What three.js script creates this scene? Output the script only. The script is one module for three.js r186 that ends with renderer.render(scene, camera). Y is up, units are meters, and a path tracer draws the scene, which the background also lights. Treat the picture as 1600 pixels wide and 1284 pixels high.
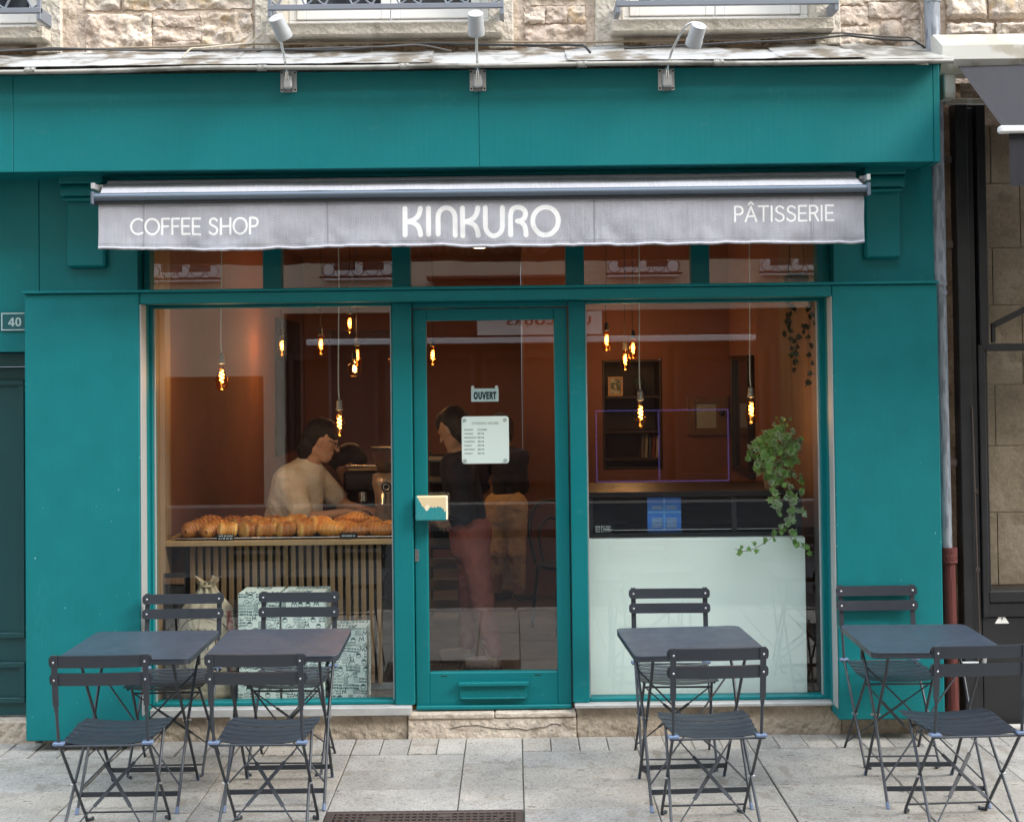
import * as THREE from 'three';
import { mergeGeometries, mergeVertices } from 'three/addons/utils/BufferGeometryUtils.js';
import { MarchingCubes } from 'three/addons/objects/MarchingCubes.js';

// ---------------------------------------------------------------- camera, sky, sun, exposure
const scene = new THREE.Scene();
const camera = new THREE.PerspectiveCamera(2 * Math.atan(642 / 2000) * 180 / Math.PI, 1600 / 1284, 0.1, 400);
camera.position.set(0, 2.0, 6.97);
camera.rotation.order = 'YXZ';
camera.rotation.set(0.02, 0, -0.0115);
camera.setViewOffset(1600, 1284, 0, 112, 1600, 1284);
scene.add(camera);

const renderer = new THREE.WebGLRenderer({ antialias: true });
renderer.toneMapping = THREE.LinearToneMapping;
renderer.toneMappingExposure = 3.25;
renderer.shadowMap.enabled = true;

{ // bright overcast sky: brighter towards the zenith, slightly blue
  const w = 128, h = 64, d = new Float32Array(w * h * 4);
  for (let j = 0; j < h; j++) for (let i = 0; i < w; i++) {
    const el = ((j + 0.5) / h - 0.5) * Math.PI, s = Math.sin(el);
    const cl = 0.06 * Math.sin(i / w * 6.283 * 3 + j * 0.35) * Math.max(0, s);
    const b = s > 0 ? 1.55 * (0.3 + 0.7 * s) * (1 + cl) : 0.2;
    const k = (j * w + i) * 4;
    d[k] = b * 0.87; d[k + 1] = b * 0.98; d[k + 2] = b * 1.13; d[k + 3] = 1;
  }
  const sky = new THREE.DataTexture(d, w, h, THREE.RGBAFormat, THREE.FloatType);
  sky.mapping = THREE.EquirectangularReflectionMapping; sky.magFilter = THREE.LinearFilter; sky.minFilter = THREE.LinearFilter; sky.needsUpdate = true;
  scene.background = sky; scene.environment = sky;
  scene.backgroundIntensity = 1.0; scene.environmentIntensity = 1.0;
}
const sun = new THREE.DirectionalLight(0xfff6ea, 1.5);
sun.position.set(14, 12.6, 6.2); sun.target.position.set(0, 1.5, 0);
sun.castShadow = true; sun.shadow.radius = 40; sun.shadow.mapSize.set(2048, 2048);
Object.assign(sun.shadow.camera, { left: -8, right: 8, top: 8, bottom: -8, near: 0.5, far: 50 });
scene.add(sun, sun.target);

// ---------------------------------------------------------------- helpers
let seed = 7;
function rnd() { seed = (seed + 0x6d2b79f5) | 0; let t = Math.imul(seed ^ (seed >>> 15), 1 | seed); t = (t + Math.imul(t ^ (t >>> 7), 61 | t)) ^ t; return ((t ^ (t >>> 14)) >>> 0) / 4294967296; }
const rr = (a, b) => a + (b - a) * rnd();
const V = (x, y, z) => new THREE.Vector3(x, y, z);
const lerp = (a, b, t) => a + (b - a) * t, clamp = (x, a = 0, b = 1) => Math.min(b, Math.max(a, x));
const ss = (a, b, x) => { const t = clamp((x - a) / (b - a)); return t * t * (3 - 2 * t); };
const used = new Map();
function numbered(n) { const k = used.get(n) || 0; used.set(n, k + 1); return k ? n + '_' + String(k).padStart(3, '0') : n; }
function thing(name, label, category, pos = [0, 0, 0], turn = 0, group) {
  const o = new THREE.Group(); o.name = numbered(name); scene.add(o); o.position.set(...pos); o.rotation.y = turn;
  o.userData = { label, category }; if (group) o.userData.group = group; return o;
}
function dup(src, pos, turn, label) {
  const o = src.clone(); o.name = numbered(src.name.replace(/_\d\d\d$/, '')); scene.add(o); o.position.set(...pos); o.rotation.set(0, turn, 0);
  o.userData = { ...src.userData, label }; return o;
}
function clean(g) {
  g = g.index ? g.toNonIndexed() : g.clone();
  for (const k of Object.keys(g.attributes)) if (!['position', 'normal', 'uv', 'color'].includes(k)) g.deleteAttribute(k);
  if (!g.attributes.normal) g.computeVertexNormals();
  if (!g.attributes.uv) boxUV(g);
  return g;
}
function boxUV(g) { // metres, by the way each triangle points
  const p = g.attributes.position, uv = new Float32Array(p.count * 2), a = V(), b = V(), c = V(), n = V();
  for (let i = 0; i < p.count; i += 3) {
    a.fromBufferAttribute(p, i); b.fromBufferAttribute(p, i + 1); c.fromBufferAttribute(p, i + 2);
    n.copy(b).sub(a).cross(c.clone().sub(a)); const x = Math.abs(n.x), y = Math.abs(n.y), z = Math.abs(n.z);
    for (let k = 0; k < 3; k++) {
      const q = [a, b, c][k], j = (i + k) * 2;
      if (z >= x && z >= y) { uv[j] = q.x; uv[j + 1] = q.y; } else if (y >= x) { uv[j] = q.x; uv[j + 1] = q.z; } else { uv[j] = q.z; uv[j + 1] = q.y; }
    }
  }
  g.setAttribute('uv', new THREE.BufferAttribute(uv, 2)); return g;
}
function mk(name, geos, mat, parent) {
  const list = (Array.isArray(geos) ? geos : [geos]).map(clean);
  const hasC = list.every((g) => g.attributes.color); if (!hasC) list.forEach((g) => g.deleteAttribute('color'));
  const m = new THREE.Mesh(list.length > 1 ? mergeGeometries(list) : list[0], mat);
  m.name = parent && parent !== scene ? name : numbered(name); m.castShadow = m.receiveShadow = true; (parent || scene).add(m); return m;
}
function tag(o, label, category, group) { o.userData = { label, category }; if (group) o.userData.group = group; return o; }
function struct(name, geos, mat) { const m = mk(name, geos, mat); m.userData.kind = 'structure'; return m; }
function inst(name, geo, mat, parent, pos, rot, scl) { // a piece that shares its geometry
  const m = new THREE.Mesh(geo, mat); m.name = name; m.castShadow = m.receiveShadow = true; parent.add(m);
  if (pos) m.position.set(...pos); if (rot) m.rotation.set(...rot); if (scl) m.scale.set(...(Array.isArray(scl) ? scl : [scl, scl, scl])); return m;
}
// chamfered box between two corners
function cb(x0, x1, y0, y1, z0, z1, c = 0.003) {
  const hx = Math.abs(x1 - x0) / 2, hy = Math.abs(y1 - y0) / 2, hz = Math.abs(z1 - z0) / 2, C = [(x0 + x1) / 2, (y0 + y1) / 2, (z0 + z1) / 2];
  c = Math.min(c, hx * 0.6, hy * 0.6, hz * 0.6);
  const P = (s, ax) => [s[0] * (ax === 0 ? hx : hx - c), s[1] * (ax === 1 ? hy : hy - c), s[2] * (ax === 2 ? hz : hz - c)];
  const out = [];
  const tri = (a, b, d) => {
    const n = [(b[1] - a[1]) * (d[2] - a[2]) - (b[2] - a[2]) * (d[1] - a[1]), (b[2] - a[2]) * (d[0] - a[0]) - (b[0] - a[0]) * (d[2] - a[2]), (b[0] - a[0]) * (d[1] - a[1]) - (b[1] - a[1]) * (d[0] - a[0])];
    const m = [a[0] + b[0] + d[0], a[1] + b[1] + d[1], a[2] + b[2] + d[2]];
    const f = n[0] * m[0] / hx + n[1] * m[1] / hy + n[2] * m[2] / hz;
    for (const q of f > 0 ? [a, b, d] : [a, d, b]) out.push(q[0] + C[0], q[1] + C[1], q[2] + C[2]);
  };
  const quad = (a, b, d, e) => { tri(a, b, d); tri(a, d, e); };
  for (let ax = 0; ax < 3; ax++) for (const s of [-1, 1]) {
    const u = (ax + 1) % 3, w = (ax + 2) % 3, S = (i, j) => { const t = [0, 0, 0]; t[ax] = s; t[u] = i; t[w] = j; return P(t, ax); };
    quad(S(-1, -1), S(1, -1), S(1, 1), S(-1, 1));
  }
  for (let ax = 0; ax < 3; ax++) { // edges along ax
    const u = (ax + 1) % 3, w = (ax + 2) % 3;
    for (const i of [-1, 1]) for (const j of [-1, 1]) {
      const S = (k) => { const t = [0, 0, 0]; t[ax] = k; t[u] = i; t[w] = j; return t; };
      quad(P(S(-1), u), P(S(1), u), P(S(1), w), P(S(-1), w));
    }
  }
  for (const i of [-1, 1]) for (const j of [-1, 1]) for (const k of [-1, 1]) tri(P([i, j, k], 0), P([i, j, k], 1), P([i, j, k], 2));
  const g = new THREE.BufferGeometry(); g.setAttribute('position', new THREE.Float32BufferAttribute(out, 3)); g.computeVertexNormals(); return boxUV(g);
}
const UP = V(0, 1, 0);
function rod(a, b, r, r2 = r, seg = 10) { // cylinder between two points
  a = Array.isArray(a) ? V(...a) : a; b = Array.isArray(b) ? V(...b) : b;
  const d = b.clone().sub(a), g = new THREE.CylinderGeometry(r2, r, d.length(), seg);
  g.applyQuaternion(new THREE.Quaternion().setFromUnitVectors(UP, d.normalize())); g.translate((a.x + b.x) / 2, (a.y + b.y) / 2, (a.z + b.z) / 2); return g;
}
function tube(pts, r, n = 24, seg = 8, tension = 0.5) {
  return new THREE.TubeGeometry(new THREE.CatmullRomCurve3(pts.map((p) => (Array.isArray(p) ? V(...p) : p)), false, 'catmullrom', tension), n, r, seg);
}
function wire(pts, r, seg = 8) { // polyline of rods with round joints
  const out = []; for (let i = 0; i + 1 < pts.length; i++) out.push(rod(pts[i], pts[i + 1], r, r, seg));
  for (let i = 1; i + 1 < pts.length; i++) out.push(new THREE.SphereGeometry(r, seg, 6).translate(...pts[i])); return out;
}
function bar(a, b, w, t, side) { // flat bar; side = direction of its width
  a = V(...a); b = V(...b); const y = b.clone().sub(a), L = y.length(); y.normalize();
  const x = V(...side).addScaledVector(y, -V(...side).dot(y)).normalize(), z = x.clone().cross(y);
  return cb(-w / 2, w / 2, 0, L, -t / 2, t / 2, 0.001).applyMatrix4(new THREE.Matrix4().makeBasis(x, y, z).setPosition(a));
}
function rrect(x0, x1, y0, y1, r) {
  const s = new THREE.Shape(); s.moveTo(x0 + r, y0); s.lineTo(x1 - r, y0); s.absarc(x1 - r, y0 + r, r, -Math.PI / 2, 0); s.lineTo(x1, y1 - r); s.absarc(x1 - r, y1 - r, r, 0, Math.PI / 2);
  s.lineTo(x0 + r, y1); s.absarc(x0 + r, y1 - r, r, Math.PI / 2, Math.PI); s.lineTo(x0, y0 + r); s.absarc(x0 + r, y0 + r, r, Math.PI, Math.PI * 1.5); return s;
}
function extr(shape, d, bevel = 0, cs = 6) { return new THREE.ExtrudeGeometry(shape, { depth: d - 2 * bevel, bevelEnabled: bevel > 0, bevelSize: bevel, bevelThickness: bevel, bevelSegments: 2, curveSegments: cs }).translate(0, 0, bevel); }
function lathe(pts, seg = 20) { return new THREE.LatheGeometry(pts.map((p) => new THREE.Vector2(...p)), seg); }
function grid(nx, ny, f) { // surface from a function (u, v) => [x, y, z]
  const pos = [], uv = [], idx = [];
  for (let j = 0; j <= ny; j++) for (let i = 0; i <= nx; i++) { const q = f(i / nx, j / ny); pos.push(q[0], q[1], q[2]); uv.push(q[3] ?? i / nx, q[4] ?? j / ny); }
  for (let j = 0; j < ny; j++) for (let i = 0; i < nx; i++) { const a = j * (nx + 1) + i, b = a + 1, c = a + nx + 1, d = c + 1; idx.push(a, b, d, a, d, c); }
  const g = new THREE.BufferGeometry(); g.setAttribute('position', new THREE.Float32BufferAttribute(pos, 3)); g.setAttribute('uv', new THREE.Float32BufferAttribute(uv, 2)); g.setIndex(idx); g.computeVertexNormals(); return g;
}
// smooth value noise
const PERM = new Uint8Array(512); for (let i = 0; i < 256; i++) PERM[i] = i; for (let i = 255; i > 0; i--) { const j = Math.floor(rnd() * (i + 1)), t = PERM[i]; PERM[i] = PERM[j]; PERM[j] = t; } for (let i = 0; i < 256; i++) PERM[i + 256] = PERM[i];
function vn(x, y, z, per = 256) {
  const X = Math.floor(x), Y = Math.floor(y), Z = Math.floor(z), fx = x - X, fy = y - Y, fz = z - Z, w = (t) => t * t * (3 - 2 * t);
  const h = (i, j, k) => PERM[PERM[PERM[(((i % per) + per) % per) & 255] + ((((j % per) + per) % per) & 255)] + (k & 255)] / 255;
  const L = (a, b, t) => a + (b - a) * t, u = w(fx), v = w(fy), q = w(fz);
  return L(L(L(h(X, Y, Z), h(X + 1, Y, Z), u), L(h(X, Y + 1, Z), h(X + 1, Y + 1, Z), u), v), L(L(h(X, Y, Z + 1), h(X + 1, Y, Z + 1), u), L(h(X, Y + 1, Z + 1), h(X + 1, Y + 1, Z + 1), u), v), q);
}
function fbm(x, y, z = 0, o = 4, per = 256) { let s = 0, a = 0.5, t = 0; for (let i = 0; i < o; i++) { s += a * vn(x, y, z + i * 17, per); t += a; x *= 2; y *= 2; z *= 2; per *= 2; a *= 0.5; } return s / t; }
const sb = (v) => { v = clamp(v); return Math.round(255 * (v <= 0.0031308 ? 12.92 * v : 1.055 * v ** (1 / 2.4) - 0.055)); };
function tex(n, metres, f, color = true) { // f(u, v in 0..1) -> [r, g, b] linear, or a number; the tile spans the given metres
  const m = n, d = new Uint8Array(n * m * 4);
  for (let j = 0; j < m; j++) for (let i = 0; i < n; i++) {
    let c = f(i / n, j / m); if (typeof c === 'number') c = [c, c, c]; const k = (j * n + i) * 4;
    for (let q = 0; q < 3; q++) d[k + q] = color ? sb(c[q]) : Math.round(255 * clamp(c[q])); d[k + 3] = 255;
  }
  const t = new THREE.DataTexture(d, n, m); t.wrapS = t.wrapT = THREE.RepeatWrapping; t.magFilter = THREE.LinearFilter; t.minFilter = THREE.LinearMipmapLinearFilter; t.generateMipmaps = true;
  if (color) t.colorSpace = THREE.SRGBColorSpace; const r = Array.isArray(metres) ? metres : [metres, metres]; t.repeat.set(1 / r[0], 1 / r[1]); t.needsUpdate = true; return t;
}
function canvasTex(w, h, draw) {
  const c = document.createElement('canvas'); c.width = w; c.height = h; const g = c.getContext('2d'); draw(g, w, h);
  const t = new THREE.CanvasTexture(c); t.colorSpace = THREE.SRGBColorSpace; t.magFilter = THREE.LinearFilter; t.anisotropy = 8; return t;
}
const lin = (r, g, b) => new THREE.Color().setRGB(r, g, b);
const std = (r, g, b, rough = 0.6, metal = 0, more = {}) => new THREE.MeshStandardMaterial({ color: lin(r, g, b), roughness: rough, metalness: metal, ...more });
const mix3 = (a, b, t) => [lerp(a[0], b[0], t), lerp(a[1], b[1], t), lerp(a[2], b[2], t)];
const scl3 = (a, s) => [a[0] * s, a[1] * s, a[2] * s];

// ---------------------------------------------------------------- textures and materials
const F = (u, v, n, o = 4, z = 0) => fbm(u * n, v * n, z, o, n); // tiling noise
const paintBump = tex(256, 0.9, (u, v) => 0.5 + 0.35 * (F(u, v, 6, 5) - 0.5) + 0.1 * (F(u, v, 64, 2, 5) - 0.5) + 0.3 * (fbm(u * 64, v * 4, 77, 2, 64) - 0.5), false);
const paintRough = tex(256, 1.3, (u, v) => 0.75 + 0.5 * (F(u, v, 5, 5, 9) - 0.5), false);
function paintTex(base, size, wear) {
  return tex(512, size, (u, v) => {
    let c = scl3(base, 0.94 + 0.16 * (F(u, v, 4, 4, 3) - 0.3));
    const s = F(u * 1, v * 1, 24, 3, 21); if (s > 0.79) c = mix3(c, [base[0] + 0.12, base[1] + 0.1, base[2] + 0.1], wear * ss(0.79, 0.84, s));
    return c;
  });
}
const TEAL = [0.002, 0.166, 0.18], TEALD = [0.003, 0.062, 0.07];
const M = {};
const teal = (more = {}) => new THREE.MeshPhysicalMaterial({ color: 0xffffff, map: paintTex(TEAL, 1.7, 0.07), roughness: 0.6, specularIntensity: 0.55, roughnessMap: paintRough, bumpMap: paintBump, bumpScale: 0.0022, ...more });
M.teal = teal();
M.tealDoor = new THREE.MeshPhysicalMaterial({ color: 0xffffff, map: paintTex(TEALD, 1.1, 0.06), roughness: 0.5, bumpMap: paintBump, bumpScale: 0.002 });
M.bareWood = std(0.62, 0.5, 0.36, 0.8);
M.greyStrip = std(0.33, 0.35, 0.35, 0.55, 0, { bumpMap: paintBump, bumpScale: 0.003 });
M.alu = std(0.55, 0.56, 0.57, 0.42, 0.6);
M.aluSill = new THREE.MeshStandardMaterial({ map: tex(256, 0.8, (u, v) => scl3([0.42, 0.42, 0.41], 0.75 + 0.5 * F(u, v, 12, 5))), roughness: 0.55, metalness: 0.2 });
const zincC = tex(512, 1.4, (u, v) => { const n = F(u, v, 10, 5); return mix3([0.36, 0.35, 0.32], [0.16, 0.15, 0.13], ss(0.45, 0.7, n)); });
M.zinc = new THREE.MeshStandardMaterial({ map: zincC, roughness: 0.6, metalness: 0.15 });
M.flash = new THREE.MeshStandardMaterial({ map: tex(512, 1.1, (u, v) => { const n = F(u, v, 8, 6, 4); return mix3([0.38, 0.38, 0.375], [0.16, 0.135, 0.105], ss(0.46, 0.66, n)); }), roughness: 0.55, bumpMap: tex(256, 0.5, (u, v) => F(u, v, 7, 5, 44), false), bumpScale: 0.015 });
function stoneMat(base, alt, stain, z, rough = 0.95) {
  return new THREE.MeshStandardMaterial({
    color: 0xffffff, roughness: rough,
    map: tex(512, 0.9, (u, v) => { let c = mix3(base, alt, ss(0.35, 0.65, F(u, v, 6, 5, z))); c = mix3(c, stain, 0.55 * ss(0.6, 0.75, F(u, v, 9, 5, z + 7))); return scl3(c, 0.8 + 0.4 * F(u, v, 90, 2, z + 3)); }),
    bumpMap: tex(256, 0.3, (u, v) => F(u, v, 10, 5, z + 30), false), bumpScale: 0.014,
  });
}
M.stone = [stoneMat([0.57, 0.465, 0.385], [0.64, 0.55, 0.46], [0.42, 0.335, 0.27], 1), stoneMat([0.53, 0.43, 0.355], [0.61, 0.515, 0.43], [0.39, 0.31, 0.25], 2), stoneMat([0.59, 0.495, 0.395], [0.58, 0.505, 0.44], [0.56, 0.37, 0.17], 3)];
M.mortar = stoneMat([0.53, 0.43, 0.35], [0.59, 0.49, 0.4], [0.34, 0.27, 0.2], 4);
M.sillStone = stoneMat([0.48, 0.44, 0.37], [0.56, 0.51, 0.44], [0.3, 0.27, 0.22], 5);
M.plinth = stoneMat([0.34, 0.28, 0.21], [0.42, 0.35, 0.27], [0.2, 0.16, 0.12], 6);
M.step = stoneMat([0.5, 0.42, 0.34], [0.58, 0.5, 0.41], [0.28, 0.21, 0.15], 8, 0.85);
M.brown = stoneMat([0.2, 0.13, 0.08], [0.28, 0.2, 0.13], [0.1, 0.06, 0.04], 9);
M.slab = [0, 1, 2, 3].map((k) => new THREE.MeshStandardMaterial({
  color: 0xffffff, roughness: 0.82,
  map: tex(512, 0.62, (u, v) => { const b = [[0.345, 0.327, 0.3], [0.375, 0.355, 0.322], [0.32, 0.304, 0.28], [0.36, 0.332, 0.292]][k]; const n = F(u, v, 5, 4, 50 + k), s = F(u, v, 128, 1, 60 + k), m = F(u, v, 70, 2, 80 + k); let c = scl3(b, 0.8 + 0.4 * n); c = scl3(c, 0.82 + 0.36 * s); if (m > 0.66) c = scl3(c, 0.75); if (F(u, v, 22, 1, 95 + k) > 0.95) c = scl3(c, 0.45); return mix3(c, [0.2, 0.17, 0.13], 0.5 * ss(0.62, 0.74, F(u, v, 7, 5, 90 + k))); }),
  bumpMap: tex(256, 0.31, (u, v) => F(u, v, 60, 2, 70 + k), false), bumpScale: 0.0015,
}));
M.joint = std(0.09, 0.08, 0.07, 1);
M.asphalt = new THREE.MeshStandardMaterial({ map: tex(512, 1.2, (u, v) => scl3([0.036, 0.036, 0.037], 0.6 + 0.8 * F(u, v, 128, 2))), roughness: 0.9 });
M.iron = std(0.1, 0.075, 0.065, 0.6, 0.5, { bumpMap: paintBump, bumpScale: 0.004 });
M.anth = new THREE.MeshPhysicalMaterial({ color: lin(0.025, 0.031, 0.041), roughness: 0.48, ior: 1.55, roughnessMap: tex(256, 0.5, (u, v) => 0.8 + 0.5 * (F(u, v, 8, 4, 12) - 0.5), false), bumpMap: tex(256, 0.05, (u, v) => F(u, v, 40, 2, 13), false), bumpScale: 0.00025 });
M.anthSheen = new THREE.MeshPhysicalMaterial({ color: lin(0.044, 0.06, 0.084), roughness: 0.46, roughnessMap: M.anth.roughnessMap, bumpMap: M.anth.bumpMap, bumpScale: 0.00025, map: tex(256, 0.7, (u, v) => { const n = F(u, v, 6, 5, 25), s = F(u, v, 40, 3, 26); return scl3([1, 1, 1], 0.8 + 0.2 * n + (s > 0.74 ? 0.12 : 0)); }) });  // lighter, bluer copy of anth: sky sheen put into the colour
M.clip = std(0.13, 0.18, 0.29, 0.45);
M.rivet = std(0.6, 0.6, 0.62, 0.3, 0.9); M.rivetDark = std(0.16, 0.17, 0.19, 0.4, 0.6);
M.chrome = std(0.75, 0.74, 0.72, 0.2, 1);
M.black = std(0.008, 0.008, 0.009, 0.4);
M.blackFrame = std(0.012, 0.012, 0.014, 0.35);
M.white = std(0.78, 0.78, 0.77, 0.45);
M.whiteDirty = new THREE.MeshStandardMaterial({ map: tex(256, 1, (u, v) => mix3([0.58, 0.57, 0.53], [0.4, 0.37, 0.3], ss(0.55, 0.7, F(u, v, 8, 5, 31)))), roughness: 0.5 });
M.pane = new THREE.MeshPhysicalMaterial({ color: lin(0.93, 0.96, 0.95), roughness: 0, transmission: 1, thickness: 0, ior: 1.95 });
M.paneThin = new THREE.MeshPhysicalMaterial({ color: lin(0.95, 0.96, 0.96), roughness: 0.02, transmission: 1, thickness: 0, ior: 1.3 });
M.darkPane = std(0.03, 0.033, 0.04, 0.04);
const woodMap = (base, dark, size, z) => tex(512, size, (u, v) => { const g = F(u, v * 1, 4, 3, z), s = fbm(u * 64 + g * 3, v * 3, z, 3, 64); return mix3(base, dark, clamp(0.75 * s + 0.35 * (F(u, v, 3, 3, z + 4) - 0.3))); });
M.oak = new THREE.MeshStandardMaterial({ map: woodMap([0.3, 0.195, 0.1], [0.17, 0.1, 0.05], [0.3, 1.2], 3), roughness: 0.55 });
M.oakTop = new THREE.MeshStandardMaterial({ map: woodMap([0.5, 0.34, 0.17], [0.32, 0.2, 0.09], [0.4, 0.4], 5), roughness: 0.5 });
M.plank = new THREE.MeshStandardMaterial({ map: woodMap([0.2, 0.11, 0.055], [0.09, 0.045, 0.025], [0.3, 1.5], 8), roughness: 0.7 });
M.terra = new THREE.MeshStandardMaterial({ map: tex(256, 2, (u, v) => scl3([0.21, 0.085, 0.054], 0.9 + 0.25 * (F(u, v, 6, 5, 15) - 0.5))), roughness: 0.85 });
M.ceil = new THREE.MeshStandardMaterial({ map: tex(256, 2, (u, v) => scl3([0.3, 0.12, 0.07], 0.9 + 0.25 * (F(u, v, 6, 5, 16) - 0.5))), roughness: 0.9 });
M.floorIn = new THREE.MeshStandardMaterial({ map: tex(256, 1.5, (u, v) => scl3([0.09, 0.075, 0.065], 0.7 + 0.6 * F(u, v, 14, 5, 18))), roughness: 0.5 });
M.dark = std(0.012, 0.011, 0.011, 0.7);
M.navyMetal = std(0.03, 0.035, 0.045, 0.5, 0.3);
const fabricMap = tex(512, 0.5, (u, v) => { const w = 0.5 + 0.5 * Math.sin(u * 6.283 * 128), s = fbm(u * 128, v * 4, 2, 2, 128), t = fbm(u * 4, v * 64, 6, 2, 4); return scl3([0.42, 0.42, 0.46], 0.72 + 0.1 * w + 0.3 * s + 0.12 * t); });
M.awning = new THREE.MeshStandardMaterial({ map: fabricMap, roughness: 0.95, side: THREE.DoubleSide });
M.barBlue = std(0.12, 0.15, 0.19, 0.35, 0.35);
// ---------------------------------------------------------------- ground: pavement, kerb, road, far pavement
struct('ground', cb(-60, 60, -0.6, -0.2, -40, 60, 0), M.joint);
struct('road', cb(-40, 40, -0.2, -0.1, 3.57, 8.6, 0), M.asphalt);
{
  const pv = struct('pavement', cb(-40, 40, -0.2, -0.012, -0.3, 3.42, 0), M.joint);
  const slabs = new Map();
  const slab = (x0, x1, z0, z1) => {
    const w = x1 - x0, d = z1 - z0, key = w.toFixed(2) + d.toFixed(2);
    if (!slabs.has(key)) slabs.set(key, [0, 1, 2, 3].map((k) => { const g = cb(-w / 2 + 0.0025, w / 2 - 0.0025, -0.05, 0, -d / 2 + 0.0042, d / 2 - 0.0042, 0.003); const uv = g.attributes.uv; for (let i = 0; i < uv.count; i++) uv.setXY(i, uv.getX(i) + k * 0.37, uv.getY(i) + k * 0.23); return clean(g); }));
    inst('slab', slabs.get(key)[Math.floor(rnd() * 4)], M.slab[Math.floor(rnd() * 4)], pv, [(x0 + x1) / 2, rr(-0.0015, 0.0015), (z0 + z1) / 2], [rr(-0.002, 0.002), 0, rr(-0.002, 0.002)]);
  };
  const right = [0.03, 0.63, 1.22, 1.815, 2.405, 3.0, 3.6], left = [-0.27, -0.86, -1.468, -2.075, -2.68, -3.28];
  const cols = []; for (let i = 0; i + 1 < right.length; i++) cols.push([right[i], right[i + 1]]); for (let i = 0; i + 1 < left.length; i++) cols.push([left[i + 1], left[i]]);
  for (const [a, b] of cols) {
    const n = 4, e = 0.30 + (a > 0 ? 0 : 0.03);
    for (let k = 0; k < n; k++) slab(lerp(a, b, k / n), lerp(a, b, (k + 1) / n), 0.055, e);
    const off = rr(-0.012, 0.012); let z = e;
    for (let k = 0; k < 13; k++) { let z1 = 0.3 + (k + 1) * 0.286 + off; if (z1 > 3.3) z1 = 3.42; if (a < -0.2 && a > -0.9 && z1 > 1.17) { slab(a, b, z, 1.17); break; } slab(a, b, z, z1); z = z1; if (z1 === 3.42) break; }
  }
  let z = 0.055; for (const z1 of [0.49, 1.05, 1.17]) { slab(-0.27, 0.03, z, z1); z = z1; }
  slab(-0.86, -0.27, 1.71, 2.6); slab(-0.27, 0.03, 1.71, 2.6); slab(-0.86, -0.27, 2.6, 3.42); slab(-0.27, 0.03, 2.6, 3.42);
  slab(-3.88, -3.28, 0.055, 1.2); slab(-3.88, -3.28, 1.2, 2.6);
  // kerb stones
  const kg = clean(cb(-0.494, 0.494, -0.16, 0.006, -0.075, 0.075, 0.012));
  for (let k = 0; k < 14; k++) inst('kerb_stone', kg, M.slab[k % 4], pv, [-6.5 + k, 0, 3.497]);
}
{
  const fp = struct('far_pavement', cb(-40, 40, -0.2, 0.0, 8.6, 11.4, 0.01), M.asphalt); void fp;
}
{ // cast iron drain grate
  const t = thing('drain_grate', 'rusty cast iron drain grate set into the pavement', 'drain grate', [-0.415, 0, 1.44]);
  mk('frame', [cb(-0.44, 0.44, -0.03, 0.002, -0.268, -0.24), cb(-0.44, 0.44, -0.03, 0.002, 0.24, 0.268), cb(-0.44, -0.405, -0.03, 0.002, -0.239, 0.239), cb(0.405, 0.44, -0.03, 0.002, -0.239, 0.239)], M.iron, t);
  mk('bed', cb(-0.404, 0.404, -0.06, -0.022, -0.239, 0.239), M.joint, t);
  const gb = clean(cb(-0.0055, 0.0055, -0.02, 0.0, -0.237, 0.237, 0.002)), gc = clean(cb(-0.403, 0.403, -0.02, -0.0015, -0.005, 0.005, 0.002));
  for (let k = 0; k < 27; k++) inst('bar', gb, M.iron, t, [-0.39 + k * 0.03, 0, 0]);
  for (let k = 0; k < 13; k++) inst('cross_bar', gc, M.iron, t, [0, 0, -0.216 + k * 0.036]);
  mk('lifting_lug', cb(0.06, 0.12, -0.02, 0.004, -0.225, -0.19), M.iron, t); mk('lifting_lug', cb(-0.26, -0.19, -0.02, 0.004, -0.2, -0.14), M.iron, t); mk('brace_bar', bar([0.2, 0.0, 0.1], [0.36, 0.0, -0.22], 0.02, 0.006, [1, 0, 0.4]), M.iron, t);
}

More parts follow.
